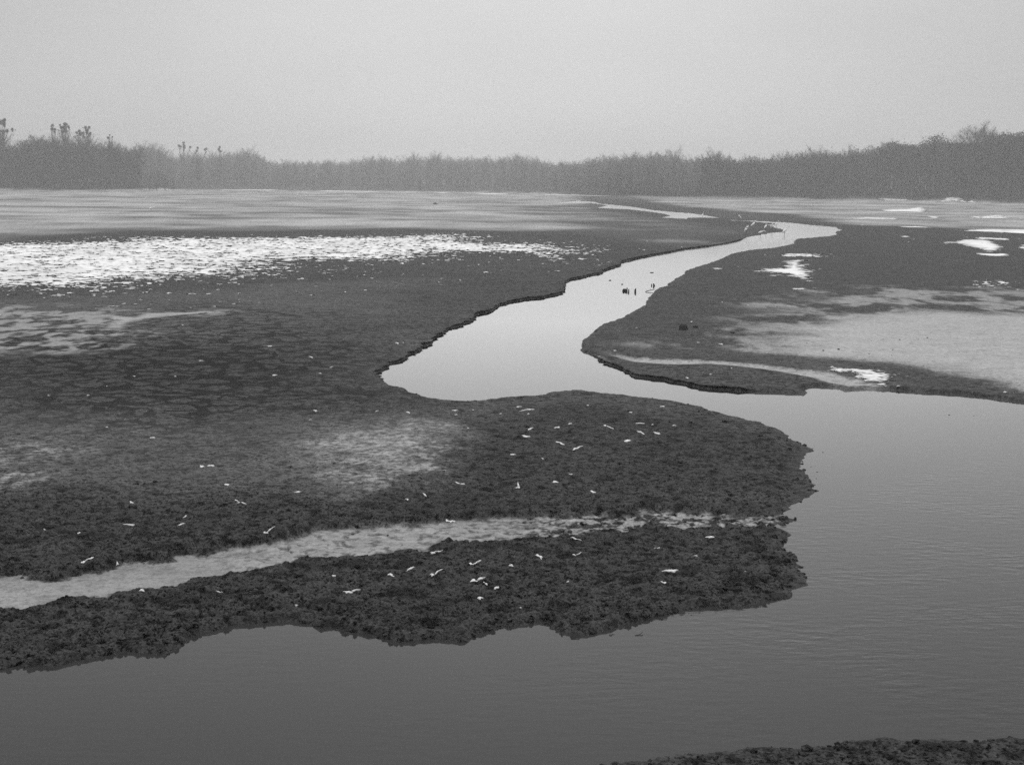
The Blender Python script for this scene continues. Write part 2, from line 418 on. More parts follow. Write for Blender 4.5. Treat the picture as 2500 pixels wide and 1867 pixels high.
def ground(X, Y):
    """Height of the mud and its surface character at world positions."""
    D = np.maximum(Y, 1.0); u = X / D; px = 1250 + u * FPX
    d = -sdf(X, Y, WATER)
    far = Y > 150
    if far.any():
        d2 = -sdf(X[far], Y[far], S2); d[far] = np.minimum(d[far], d2)
    dg = np.full(X.shape, -9.0, np.float32); k = (Y < 40)
    dg[k] = sdf(X[k], Y[k], GULW)
    dg = dg + 0.22 * pn(X / 0.6, Y / 0.6, 11) + 0.10 * pn(X / 0.2, Y / 0.2, 12)
    dc = np.full(X.shape, -9.0, np.float32); k = (Y > 25) & (Y < 70)
    dc[k] = sdf(X[k], Y[k], CREEKW)
    A = {}
    # --- wetness, tone and roughness of the flats (patches traced as they lie on the mud)
    big = pn(X / 26, Y / 34, 21) + 0.6 * pn(X / 9, Y / 14, 22) + 0.35 * pn(X / 4, Y / 7, 23)
    mid = pn(X / 2.4, Y / 2.4, 24) + 0.5 * pn(X / 0.9, Y / 0.9, 25)
    alb = 0.056 + 0.008 * big + 0.006 * mid
    wet = np.zeros_like(alb); rough = np.full_like(alb, 0.42)
    def lay(mask, value, w=None, r=None):
        nonlocal alb, wet, rough
        alb = alb + (value - alb) * mask
        if w is not None: wet = wet + (w - wet) * mask
        if r is not None: rough = rough + (r - rough) * mask
    def sp(pts, fall, warp=0.0, wl_=3.0, seed=0, z=0.15): return soft(X, Y, pts, fall, z, warp, wl_, seed)
    # far pale flats, streaked with drier and wetter silt
    st = 0.5 + 0.6 * big + 0.5 * pn(X / 7, Y / 11, 26) + 0.5 * pn(X / 60, Y / 14, 27)
    m = sp([(-2500,440),(1400,470),(1420,510),(1700,556),(1650,590),(1420,560),(1250,562),(900,557),(640,562),(300,563),(150,572),(0,582),(-900,620),(-2500,640)], 5, 3, 12, 31)
    lay(m, 0.065 + 0.19 * np.clip(st, 0, 1), 0.4, 0.1)
    m = sp([(1500,470),(2500,480),(4000,500),(4000,580),(2500,562),(2300,556),(2060,546),(1960,524),(1830,517),(1640,500)], 4, 3, 12, 33)
    lay(m, 0.065 + 0.19 * np.clip(st, 0, 1), 0.4, 0.1)
    # dark wet ground around the far stream and along the channel
    m = sp([(1240,505),(1400,500),(1640,540),(1790,560),(1700,600),(1500,575),(1330,545)], 9, 5, 16, 35)
    lay(m * np.clip(0.75 - 0.5 * big, 0, 1), 0.06, 0.1, 0.2)
    m = sp([(1480,478),(1900,484),(1900,490),(1480,486)], 8, 4, 20, 36)
    lay(m * 0.5, 0.08, 0.2)
    m = sp([(1560,497),(1700,517),(1860,520),(1990,541),(1860,541),(1770,536),(1640,512)], 3, 2, 9, 37)
    lay(m, 0.055, 0.1)
    m = sp([(1960,560),(2200,566),(2500,572),(4000,600),(4000,640),(2500,740),(2250,700),(1950,760),(1800,800),(1560,900),(1380,850),(1500,730),(1650,650),(1800,610),(1950,600)], 1.5, 1.5, 5, 38)
    lay(m, 0.047 + 0.006 * mid, 0.05, 0.4)
    # near left: darker towards the channel, paler above
    m = sp([(-900,720),(0,735),(350,720),(700,690),(1000,680),(900,760),(600,830),(0,800),(-900,800)], 3, 2, 5, 39)
    lay(m, 0.066 + 0.006 * mid, 0.1)
    m = sp([(-900,860),(0,860),(500,840),(800,860),(1000,960),(700,1000),(300,960),(-900,960)], 2.5, 1.5, 4, 40)
    lay(m, 0.040 + 0.004 * mid, 0.0, 0.45)
    m = sp([(-900,1010),(0,1010),(300,1010),(700,1020),(1000,1010),(1250,1060),(1100,1180),(800,1200),(0,1190),(-900,1200)], 1.5, 1.0, 2.5, 41)
    lay(m, 0.062 + 0.012 * mid, 0.15, 0.6)
    m = sp([(-900,1210),(0,1190),(450,1215),(900,1180),(1180,1030),(1400,975),(1900,1050),(2050,1100),(2050,1480),(1200,1620),(-900,1760)], 0.9, 0.6, 1.5, 42)
    lay(m, 0.036 + 0.006 * mid, 0.0, 1.0)
    lay(ss(-Y, -14.6, -13.9), 0.036 + 0.006 * mid, 0.0, 0.9)
    # wet streaks and sheens
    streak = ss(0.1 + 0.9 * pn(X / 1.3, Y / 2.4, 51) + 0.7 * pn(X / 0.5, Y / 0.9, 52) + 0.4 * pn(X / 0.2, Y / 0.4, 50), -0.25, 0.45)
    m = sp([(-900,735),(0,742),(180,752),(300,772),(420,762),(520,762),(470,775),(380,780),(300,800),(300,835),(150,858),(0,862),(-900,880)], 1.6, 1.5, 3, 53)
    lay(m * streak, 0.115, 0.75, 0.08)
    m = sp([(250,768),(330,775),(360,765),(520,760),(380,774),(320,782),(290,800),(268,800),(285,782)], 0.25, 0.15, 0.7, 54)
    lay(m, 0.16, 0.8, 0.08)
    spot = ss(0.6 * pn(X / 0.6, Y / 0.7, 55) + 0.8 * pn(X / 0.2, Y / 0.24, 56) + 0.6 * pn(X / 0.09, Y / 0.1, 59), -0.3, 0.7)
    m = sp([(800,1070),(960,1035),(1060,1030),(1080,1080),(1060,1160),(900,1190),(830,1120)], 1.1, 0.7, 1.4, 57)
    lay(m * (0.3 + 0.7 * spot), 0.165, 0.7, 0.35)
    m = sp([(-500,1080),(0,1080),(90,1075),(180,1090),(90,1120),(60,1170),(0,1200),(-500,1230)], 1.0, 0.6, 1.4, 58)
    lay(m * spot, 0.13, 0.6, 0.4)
    # smooth wet silt right of the channel
    sr = ss(0.9 * pn(X / 3.0, Y / 5.0, 61) + 0.7 * pn(X / 1.0, Y / 2.2, 62) + 0.5 * pn(X / 0.4, Y / 1.0, 60), -0.35, 0.5)
    m = sp([(1900,730),(2100,700),(2300,700),(2600,715),(4000,760),(4000,880),(2500,800),(2200,790),(1960,800),(1850,860),(1700,840),(1800,790)], 2.2, 2.0, 4, 63)
    lay(m * sr * 0.9, 0.13, 0.6, 0.15)
    m = sp([(1880,858),(1960,800),(2100,770),(2260,760),(2500,770),(4000,800),(4000,1120),(2700,975),(2500,948),(2350,918),(2200,882),(2050,872),(1940,868)], 1.6, 0.9, 3, 64)
    lay(m, 0.172 + 0.012 * big, 0.8, 0.04)
    m = sp([(2200,884),(2360,890),(2330,898),(2230,892)], 0.7, 0.3, 1, 65); lay(m * 0.4, 0.09)
    m = sp([(1690,845),(1900,866),(2060,880),(2200,890),(2350,922),(2500,950),(4000,1130),(4000,1190),(2500,985),(2300,960),(2200,950),(2080,915),(1900,893),(1700,870)], 0.5, 0.35, 0.9, 66)
    lay(m, 0.05 + 0.012 * mid, 0.1, 0.7)
    # sunken creek line and the mottled gully
    mc = ss(dc + 0.10 * pn(X / 0.4, Y / 0.5, 67), -0.12, 0.22) * ss(px, 1440, 1580)
    lay(mc, 0.165, 0.7, 0.05)
    m = sp([(1960,945),(2050,930),(2130,940),(2180,956),(2060,958),(2000,950)], 0.3, 0.15, 0.5, 68); lay(m, 0.11, 0.6, 0.2)
    wg = np.interp(px, [350, 750], [0.05, 0.14]); mg = ss(dg / wg, -1, 1)
    clump = 0.7 * pn(X / 0.34, Y / 0.34, 71) + 0.8 * pn(X / 0.15, Y / 0.15, 72) + 0.6 * pn(X / 0.07, Y / 0.07, 75)
    gate = ss(px, 1100, 1500)
    grit = pn(X / 0.22, Y / 0.2, 73) + 0.8 * pn(X / 0.09, Y / 0.08, 74)
    lay(mg * np.clip(1 - gate * ss(clump, -0.12 - 0.2 * ss(px, 1650, 1850), 0.16) - 0.45 * ss(px, 380, 700) * ss(grit, 0.05, 0.5), 0, 1), 0.112 + 0.010 * mid, 0.85, 0.1)
    lay((1 - ss(d, 0.03, 0.35)) * 0.6 * (1 - mg), 0.028, 0.25)      # soaked margin
    # --- heights
    z = EDGE_TOP * ss(d, -0.03, 0.10) + 0.055 * ss(d, 0.1, 3.0)
    z = np.where(d < 0, -0.45 * ss(-d, 0.0, 0.9) - 0.02 * ss(-d, 0, 0.06), z)
    soft_edge = np.clip(ss(px, 1880, 1960) * ss(-u * 0 + Y, 15, 19) * ss(-Y, -33, -29), 0, 1)      # low crumbling tip of the near spit
    z = np.where(d >= 0, z * (1 - 0.75 * soft_edge * (1 - ss(d, 0.2, 1.6))), z)
    near = ss(-Y, -13.9, -12.4)
    z = np.where(d >= 0, z * (1 - 0.25 * near), z)
    land = ss(d, 0.0, 0.3)
    z = z + land * (0.025 * pn(X / 5, Y / 5, 81) * lod(5.0, D) + 0.012 * pn(X / 1.3, Y / 1.3, 82) * lod(1.3, D))
    zg = np.interp(px, [0, 330, 470, 620, 1250, 1500, 1900], [0.015, 0.015, 0.018, 0.022, 0.03, 0.03, 0.03])
    tg = ss(dg, -0.24, 0.06) * ss(d, 0.0, 0.1)
    z = z * (1 - tg) + zg * tg
    z = z - 0.05 * ss(dc, -0.1, 0.3) * land
    # clods, crumbs and pits
    rr = rough * land * (1 - 0.8 * ss(wet, 0.4, 0.9))
    rr = rr * (1 - 0.5 * near)
    rg = np.maximum(rr, 0.75 * mg * gate)
    hn = 0
    for lam, amp, sd in ((0.42, 0.010, 91), (0.19, 0.018, 92), (0.095, 0.028, 93), (0.05, 0.020, 94)):
        f = lod(lam, D)
        if f.max() > 0:
            n_ = pn(X / lam, Y / lam, sd)
            hn = hn + f * amp * (np.abs(n_) * 1.1 - 0.35 - 1.3 * ss(-n_, 0.18, 0.5))
    edge_boost = 1 + 0.5 * (1 - ss(d, 0.15, 0.9)) * ss(-Y, -24, -17)
    z = z + hn * rg * edge_boost
    mgr = mg * ss(px, 380, 620) * (1 - gate)
    z = z + mgr * (0.014 * pn(X / 0.4, Y / 0.35, 95) + 0.012 * pn(X / 0.13, Y / 0.12, 96))
    # the ground climbs under the woods
    fr = front(px)
    z = z + 0.9 * ss(Y - fr, -6, 3) + 0.6 * ss(Y - fr, 0, 40)
    bankm = ss(px, 2255, 2300) * ss(-px, -2425, -2400)
    z = z + 1.0 * bankm * ss(Y - fr, -26, -23)
    lay(ss(Y - fr, -12, -2), 0.045, 0.0, 0.3)
    lay(bankm * ss(Y - fr, -28, -25), 0.045, 0.0, 0.3)
    # cracked belt on the near left bank
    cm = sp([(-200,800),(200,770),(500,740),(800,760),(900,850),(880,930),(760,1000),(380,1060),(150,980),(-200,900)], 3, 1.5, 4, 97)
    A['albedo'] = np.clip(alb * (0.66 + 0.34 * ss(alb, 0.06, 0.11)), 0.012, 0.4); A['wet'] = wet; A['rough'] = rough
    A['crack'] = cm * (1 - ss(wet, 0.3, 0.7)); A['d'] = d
    return z, A

# ------------------------------------------------------------------ the mud flats: one sheet, finer near the camera
ncol = 1250
us = np.linspace(-0.45, 0.45, ncol)
ys = 1.0 / np.concatenate([np.linspace(1 / 2.5, 1 / 10.5, 40)[:-1], np.linspace(1 / 10.5, 1 / 1300.0, 1330)])
UU, YY = np.meshgrid(us, ys)
XX = UU * YY
Zt, At = ground(XX, YY)
dd = At.pop('d')
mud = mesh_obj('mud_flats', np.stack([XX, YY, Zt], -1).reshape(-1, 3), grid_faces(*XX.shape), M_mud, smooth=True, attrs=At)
tag(mud, kind='structure')
IY = 1.0 / ys
def surf(X, Y, A=None):
    """Height (or attribute) read back from the finished mud sheet."""
    X = np.asarray(X, float); Y = np.asarray(Y, float); src = Zt if A is None else A
    cu = np.clip((X / Y - us[0]) / (us[1] - us[0]), 0, ncol - 1.001)
    r = np.clip(np.interp(-1.0 / Y, -IY, np.arange(len(ys))), 0, len(ys) - 1.001)
    i = r.astype(int); j = cu.astype(int); k = np.clip((Y - ys[i]) / (ys[i + 1] - ys[i]), 0, 1); f = cu - j
    return (src[i, j] * (1 - f) + src[i, j + 1] * f) * (1 - k) + (src[i + 1, j] * (1 - f) + src[i + 1, j + 1] * f) * k
# plain ground beyond the survey, below and out to the horizon
gx = np.linspace(-4000, 4000, 41); gy = np.linspace(-2500, 5000, 41)
GX, GY = np.meshgrid(gx, gy)
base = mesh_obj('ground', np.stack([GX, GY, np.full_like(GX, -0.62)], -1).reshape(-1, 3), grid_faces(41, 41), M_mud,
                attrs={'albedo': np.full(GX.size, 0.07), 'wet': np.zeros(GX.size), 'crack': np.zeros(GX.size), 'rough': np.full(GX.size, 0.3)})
tag(base, kind='structure')

# steep broken faces of the channel banks
V = []; F = []; AT = {'albedo': [], 'wet': [], 'crack': [], 'rough': []}
n = len(WATER)
Tn = np.roll(WATER, -1, 0) - np.roll(WATER, 1, 0); Tn /= np.linalg.norm(Tn, axis=1)[:, None] + 1e-9
area = 0.5 * np.sum(WATER[:, 0] * np.roll(WATER[:, 1], -1) - np.roll(WATER[:, 0], -1) * WATER[:, 1])
INL = np.stack([Tn[:, 1], -Tn[:, 0]], -1) * (1 if area > 0 else -1)          # towards the land
def flush(run):
    if len(run) < 3: return
    i = np.array(run); P = WATER[i]; N = INL[i]; D = P[:, 1]
    lip = np.clip(row_gap(D) * 1.3, 0.10, 1.6)
    hz, _ = ground(P[:, 0] + N[:, 0] * (lip + 0.12), P[:, 1] + N[:, 1] * (lip + 0.12))
    top = np.clip(hz + 0.004, 0.04, 0.3) + 0.02 * pn(P[:, 0] / 0.3, P[:, 1] / 0.3, 5)
    arc = np.concatenate([[0], np.cumsum(np.hypot(*np.diff(P, axis=0).T))]); sink = (1 - ss(arc, 0, 1.5)) + (1 - ss(arc[-1] - arc, 0, 1.5))
    rows = []
    for k, (off, f) in enumerate(((None, 1.0), (0.05, 1.0), (0.0, 0.86), (0.05, 0.55), (0.03, 0.25), (0.0, -0.4))):
        o = lip if off is None else off + 0.035 * pn(P[:, 0] / 0.14 + k * 3.1, P[:, 1] / 0.14, 6 + k)
        z = top * f if off is not None else hz - 0.012
        rows.append(np.stack([P[:, 0] + N[:, 0] * o, P[:, 1] + N[:, 1] * o, z - 0.16 * sink], -1))
    R = np.stack(rows)                                                       # 6 x n x 3
    b = len(V)
    V.extend(R.reshape(-1, 3)); F.extend((grid_faces(6, len(i)) + b).tolist())
    _, a = ground(np.concatenate([r[:, 0] for r in rows]) * 0 + np.tile(P[:, 0] + N[:, 0] * 0.6, 6), np.tile(P[:, 1] + N[:, 1] * 0.6, 6))
    a['albedo'] = a['albedo'] * np.repeat([1, 1, 0.8, 0.5, 0.4, 0.4], len(i))      # soaked cut faces, with their shade painted in, darker downwards
    for k in AT: AT[k].extend(a[k].tolist())
OK = np.zeros(n, bool)
for i in range(n):
    ok = WID[i] in (0, 5) and 11 < WATER[i, 1] < 140 and abs(WATER[i, 0] / WATER[i, 1]) < 0.42
    if WID[i] == 5: ok = ok and 1250 + WATER[i, 0] / WATER[i, 1] * FPX < 1930
    OK[i] = ok
i0 = 0
while i0 < n:
    if OK[i0]:
        i1 = i0
        while i1 < n and OK[i1]: i1 += 1
        flush(list(range(i0, i1))); i0 = i1
    else: i0 += 1
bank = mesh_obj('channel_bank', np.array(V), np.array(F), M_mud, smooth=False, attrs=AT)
tag(bank, kind='structure')

# loose clods crumbled off the near banks and strewn over the rough mud
def clods(n_try):
    r = np.random.default_rng(21)
    yy = 1.0 / r.uniform(1 / 34.0, 1 / 11.0, n_try); xx = r.uniform(-0.38, 0.38, n_try) * yy
    di = surf(xx, yy, dd); rg = surf(xx, yy, At['rough']); we = surf(xx, yy, At['wet'])
    edge = np.exp(-np.maximum(di, 0) / 0.22)
    pr = np.where(di < -0.05, 0, np.where(di < 0, 0.45, 0.05 * np.clip(rg - 0.5, 0, 1) * 2 + 0.55 * edge)) * (1 - 0.8 * we)
    pr = pr * np.where(yy < 14.2, 0.3, 1.0)
    pr = pr * np.clip(0.45 + 1.3 * pn(xx / 0.7, yy / 0.7, 44), 0.05, 1)
    k = r.random(n_try) < pr; xx, yy = xx[k], yy[k]; m_ = len(xx)
    zc = np.maximum(surf(xx, yy), -0.02)
    sz = np.clip(np.exp(r.normal(math.log(0.018), 0.45, m_)), 0.009, 0.05)
    t = (1 + 5 ** 0.5) / 2
    ico = np.array([(-1,t,0),(1,t,0),(-1,-t,0),(1,-t,0),(0,-1,t),(0,1,t),(0,-1,-t),(0,1,-t),(t,0,-1),(t,0,1),(-t,0,-1),(-t,0,1)], float) / 1.9
    tri = np.array([(0,11,5),(0,5,1),(0,1,7),(0,7,10),(0,10,11),(1,5,9),(5,11,4),(11,10,2),(10,7,6),(7,1,8),(3,9,4),(3,4,2),(3,2,6),(3,6,8),(3,8,9),(4,9,5),(2,4,11),(6,2,10),(8,6,7),(9,8,1)])
    V_ = ico[None] * (1 + r.normal(0, 0.22, (m_, 12, 1))) * sz[:, None, None] * np.stack([r.uniform(0.8, 1.6, m_), r.uniform(0.8, 1.5, m_), r.uniform(0.5, 0.9, m_)], -1)[:, None]
    V_ = V_ + np.stack([xx, yy, zc + sz * 0.2], -1)[:, None]
    F_ = (tri[None] + (np.arange(m_) * 12)[:, None, None]).reshape(-1, 3)
    al = np.repeat(np.clip(surf(xx, yy, At['albedo']) * r.uniform(0.7, 1.35, m_), 0.012, 0.1), 12)
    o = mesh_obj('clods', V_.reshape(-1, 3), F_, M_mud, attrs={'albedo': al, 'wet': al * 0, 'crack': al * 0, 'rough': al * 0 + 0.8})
    tag(o, 'loose crumbs of dark mud strewn over the near banks', 'mud', kind='stuff')
    print('clods', m_)
clods(130000)

# ------------------------------------------------------------------ water
wu = np.linspace(-0.6, 0.6, 90); wy = 1.0 / np.linspace(1 / 2.0, 1 / 900.0, 260)
WU, WY = np.meshgrid(wu, wy); WX = WU * WY
rip = 0.05 * ss(-WY, -60, -25) + 0.2 * ss(-WY, -30, -20) + 0.85 * soft(WX, WY, [(1500,1640),(1720,1480),(2000,1300),(2150,1180),(2600,1120),(3600,1200),(3600,1760),(2200,1780),(1700,1740)], 1.5, 0.0, 0.8, 2.0, 99)
water = mesh_obj('water', np.stack([WX, WY, np.zeros_like(WX)], -1).reshape(-1, 3), grid_faces(*WX.shape), M_water, smooth=True, attrs={'ripple': rip, 'chop': 0.03 + 0.13 * ss(WY, 75, 150)})
tag(water, kind='structure')
# ------------------------------------------------------------------ trees
PI_ = math.pi
def twigs(P0, DIR, L, W, r):
    """Tapering twigs as thin triangles: start points, directions, lengths, base widths."""
    n = len(P0)
    side = np.cross(DIR, r.normal(size=(n, 3))); side /= np.linalg.norm(side, axis=1)[:, None] + 1e-9
    a = P0 - side * W[:, None] / 2; b = P0 + side * W[:, None] / 2; c = P0 + DIR * L[:, None]
    V = np.stack([a, b, c], 1).reshape(-1, 3)
    return V, np.arange(3 * n).reshape(n, 3)

def unit(v): return v / (np.linalg.norm(v, axis=-1, keepdims=True) + 1e-9)

def tree_shape(seed, kind):
    """Unit-height tree (10 m tall): (trunk V, F), (crown V, F), limb tips."""
    r = np.random.default_rng(seed)
    H = 10.0
    lean = r.normal(0, 0.35, 2) * (1 if kind != 'leaning' else 3)
    zs = np.linspace(0, H * (0.93 if kind == 'pine' else 0.84), 9)
    path = np.stack([lean[0] * (zs / H) ** 1.4 + 0.10 * np.sin(zs * r.uniform(0.4, 0.9) + r.uniform(0, 6)), lean[1] * (zs / H) ** 1.4 + 0.10 * np.sin(zs * 0.7 + r.uniform(0, 6)), zs], -1)
    parts = [tube(path, np.linspace(0.15, 0.02, 9), 5)]
    pts = []; dirs = []; lens = []
    tips = []
    low = {'bare': 0.17, 'leaning': 0.25, 'broom': 0.45, 'pine': 0.5, 'bushy': 0.05}[kind]
    nl = {'bare': 26, 'leaning': 24, 'broom': 14, 'pine': 15, 'bushy': 26}[kind]
    for k in range(nl):
        t = low + (0.96 - low) * ((k + r.uniform(0, 1)) / nl)
        if kind != 'pine': t *= 0.86
        p0 = np.array([np.interp(t * H, zs, path[:, j]) for j in range(3)])
        az = k * 2.4 + r.normal(0, 0.4)
        up = {'bare': r.uniform(0.6, 1.5), 'leaning': r.uniform(0.5, 1.4), 'broom': r.uniform(1.2, 2.2), 'pine': r.uniform(-0.05, 0.5), 'bushy': r.uniform(0.5, 1.6)}[kind]
        d = unit(np.array([math.cos(az), math.sin(az), up]))
        L = {'bare': 2.9, 'leaning': 2.9, 'broom': 3.2, 'pine': 1.7, 'bushy': 2.6}[kind] * r.uniform(0.65, 1.2) * (0.62 + 0.5 * math.sin(PI_ * 0.88 * max(0, (t - low) / (0.9 - low))) if kind != 'pine' else 1.1 - 0.6 * t)
        if kind == 'broom': L = 3.0 * r.uniform(0.8, 1.1) * (1.2 - 0.6 * t)
        bend = np.array([0, 0, 0.35 if kind != 'pine' else 0.1]) * L
        lp = np.stack([p0, p0 + d * L * 0.5 + bend * 0.15, p0 + d * L * 0.85 + bend * 0.5])
        parts.append(tube(lp, [0.05, 0.03, 0.012], 3, False)); tips.append(lp[2])
        m = {'bare': 84, 'leaning': 76, 'broom': 95, 'pine': 150, 'bushy': 70}[kind]
        tt = r.uniform(0.15, 1.0, m)
        base = lp[0] + (lp[2] - lp[0]) * tt[:, None] + r.normal(0, 0.06 * L, (m, 3))
        if kind == 'pine':
            base = lp[2] + r.normal(0, 1, (m, 3)) * np.array([0.55, 0.55, 0.32])
            dd_ = unit(r.normal(0, 1, (m, 3)) + np.array([0, 0, 0.3])); ll = r.uniform(0.15, 0.4, m)
        else:
            dd_ = unit(d * 0.7 + np.array([0, 0, 0.32]) + r.normal(0, 0.6, (m, 3))); ll = r.uniform(0.3, 0.85, m) * (1.0 - 0.25 * t)
        pts.append(base); dirs.append(dd_); lens.append(ll)
        # second-order twigs fill the crown
        if kind != 'pine':
            k2 = r.integers(0, m, 70)
            b2 = base[k2] + dd_[k2] * (ll[k2] * r.uniform(0.3, 0.9, 70))[:, None]
            pts.append(b2); dirs.append(unit(dd_[k2] + r.normal(0, 0.7, (70, 3)))); lens.append(r.uniform(0.2, 0.6, 70))
    if kind in ('bare', 'leaning'):      # fine outer twigs round the crown off
        k3 = 900; dv = unit(r.normal(size=(k3, 3))); rad_ = r.uniform(0.45, 1.0, k3) ** 0.6
        c3 = np.array([path[6][0], path[6][1], 5.9]) + dv * rad_[:, None] * np.array([2.3, 2.3, 3.4]) * (1 + 0.16 * np.sin(dv[:, :1] * 5 + seed) + 0.14 * np.sin(dv[:, 1:2] * 6 + 2 * seed))
        pts.append(c3); dirs.append(unit(dv * 0.6 + np.array([0, 0, 0.3]) + r.normal(0, 0.6, (k3, 3)))); lens.append(r.uniform(0.25, 0.6, k3))
    if kind == 'broom':
        k3 = 1100; dv = unit(r.normal(size=(k3, 3))); rad_ = r.uniform(0.35, 1.0, k3) ** 0.6; lobe = np.where(r.random(k3) < 0.5, -0.8, 0.8)
        pts.append(np.array([path[6][0], path[6][1], 7.7]) + dv * rad_[:, None] * np.array([1.0, 1.3, 1.7]) + np.stack([lobe, 0 * lobe, 0 * lobe], -1))
        dirs.append(unit(dv * 0.5 + np.array([0, 0, 0.7]) + r.normal(0, 0.4, (k3, 3)))); lens.append(r.uniform(0.3, 0.7, k3))
    pts = np.concatenate(pts); dirs = np.concatenate(dirs); lens = np.concatenate(lens)
    W = np.where(lens > 0.5, 0.026, 0.019) * r.uniform(0.7, 1.3, len(lens))
    if kind == 'pine': W = r.uniform(0.10, 0.2, len(lens))
    return join(parts), twigs(pts, dirs, lens, W, r), tips

PROTO = {}
for kind, seeds in (('bare', range(9)), ('leaning', (20, 21)), ('broom', (30, 31)), ('pine', range(40, 45)), ('bushy', range(50, 54))):
    PROTO[kind] = []
    for s_ in seeds:
        tr, cr, tips = tree_shape(s_, kind)
        bark = M_birch if (kind == 'bare' and s_ in (2, 5, 7)) else M_bark
        PROTO[kind].append([tr, cr, tips, bark, None])

NAMES = {'bare': ('bare_tree', 'tree'), 'leaning': ('bare_tree', 'tree'), 'broom': ('bare_tree', 'tree'), 'pine': ('pine_tree', 'tree'), 'bushy': ('shrub', 'shrub')}
def plant(kind, idx, xy, h, label, group, wide=1.0, pale=False):
    p = PROTO[kind][idx % len(PROTO[kind])]
    root = empty(NAMES[kind][0], (xy[0], xy[1], tz(*xy)), random.uniform(0, 6.28))
    s = h / 10.0; root.scale = (s * wide, s * wide, s)
    tag(root, label, NAMES[kind][1], group)
    if p[4] is None:
        t = mesh_obj('trunk', p[0][0], p[0][1], p[3], root)
        c = mesh_obj('crown', p[1][0], p[1][1], M_needle if kind == 'pine' else M_twig, root)
        p[4] = (t, c)
        cp = c.data.copy(); cp.materials.clear(); cp.materials.append(M_hazed); p.append(cp); p.append(c.data)
        if pale: c.data = cp
    else:
        for o in p[4]:
            q = o.copy(); C.objects.link(q); q.parent = root
            if o is p[4][1] and kind != 'pine': q.data = p[5] if pale else p[6]
    return root

def tz(x, y):
    return float(surf(x, y)) - 0.05

TOP = np.array([(-1200,290),(-500,320),(-60,322),(0,348),(30,356),(60,342),(85,328),(110,330),(140,343),(165,343),(200,345),(250,346),(300,356),(340,358),(365,350),(395,368),(420,382),(470,386),(540,385),(560,377),(610,375),(645,387),(660,397),(700,398),
  (850,395),(890,390),(980,389),(1060,385),(1150,387),(1200,385),(1250,389),(1320,395),(1400,401),(1440,384),(1500,380),(1550,372),(1600,368),(1650,380),(1660,388),(1720,376),(1780,384),(1860,380),(1960,368),(2000,365),(2100,362),(2180,354),(2250,352),
  (2330,344),(2400,340),(2430,348),(2450,334),(2500,334),(2900,310),(3800,290)], float)
BASE = np.array([(-1200,440),(0,461),(430,468),(640,464),(1150,471),(1300,476),(1800,482),(2200,487),(2500,494),(3800,520)], float)
TOPL = np.array([(300,358),(340,358),(365,350),(385,362),(405,374),(432,392)], float)
def tree_h(px, dist, far=False):
    if far: return (464 - np.interp(px, [300, 470, 540], [384, 386, 390])) * dist / FPX
    if 300 < px < 434: return (465 - np.interp(px, TOPL[:, 0], TOPL[:, 1])) * dist / FPX
    f = front(px)
    return (np.interp(px, BASE[:, 0], BASE[:, 1]) - np.interp(px, TOP[:, 0], TOP[:, 1])) * f / FPX * 0.5 + (np.interp(px, BASE[:, 0], BASE[:, 1]) - np.interp(px, TOP[:, 0], TOP[:, 1])) * dist / FPX * 0.5

LAB_L = 'bare grey tree standing in the wood on the left shore, crown touching its neighbours'
LAB_C = 'bare tree, faded by haze, in the low far wood across the middle of the horizon'
LAB_M = 'bare hazy tree in the taller clump of wood just right of the middle'
LAB_R = 'bare dense tree in the tall dark wood on the right shore'
LAB_P = 'dark evergreen pine with a clumpy top in the wood on the right shore'
cnt = 0
for row, step, dd_ in ((0, 23, 3.0), (1, 26, 9.5)):
    px = -40.0 + row * 11
    while px < 2545:
        if not (424 < px < 442):
            p = px + random.uniform(-6, 6)
            dist = float(front(p)) + dd_ + random.uniform(-1.5, 2.5)
            h = float(tree_h(p, dist)) * (1.02 + 0.13 * float(pn(p / 37.0, 0.3, 8))) * (random.uniform(0.86, 1.0) if row else random.uniform(0.82, 1.0))
            if p < 432: lab, grp, kind = LAB_L, 'trees of the left wood', 'bare'
            elif p < 1410: lab, grp, kind = LAB_C, 'trees of the far wood', 'bare'
            elif p < 1660: lab, grp, kind = LAB_M, 'trees of the middle clump', 'bare'
            elif p < 2130 or random.random() < 0.45: lab, grp, kind = LAB_R, 'trees of the right wood', 'bare'
            else: lab, grp, kind = LAB_P, 'pines of the right wood', 'pine'
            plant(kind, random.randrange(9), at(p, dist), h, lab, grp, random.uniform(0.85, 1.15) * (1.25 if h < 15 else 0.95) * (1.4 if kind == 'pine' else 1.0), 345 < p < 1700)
            cnt += 1
        px += step
for px in range(318, 436, 13):
    p = px + random.uniform(-4, 4); dist = 852 + random.uniform(-4, 12)
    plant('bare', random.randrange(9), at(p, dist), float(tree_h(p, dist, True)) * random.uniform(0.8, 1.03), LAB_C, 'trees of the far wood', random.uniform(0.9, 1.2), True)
# trees one can tell apart
b_ = plant('leaning', 0, at(148, 607), 21.0, 'slender bare tree with a dark leaning trunk in the left wood', 'trees of the left wood'); b_.rotation_euler.z = 2.2
bro_ = plant('broom', 0, at(2352, 575), 28.6, 'tall bare broom-crowned tree rising above the wood on the right, larger of the two', 'trees of the right wood', 1.5); bro_.rotation_euler.z = 0.1
plant('broom', 1, at(2391, 570), 26.6, 'slim bare broom-crowned tree beside a larger one above the right wood', 'trees of the right wood', 1.0)
plant('pine', 1, at(2445, 556), 25.4, 'tall dark pine with a flat bushy top near the right end of the wood', 'pines of the right wood', 1.4)
plant('pine', 2, at(2472, 552), 25.0, 'dark pine with a narrower top, next after the flat-topped pine on the right', 'pines of the right wood', 1.2)
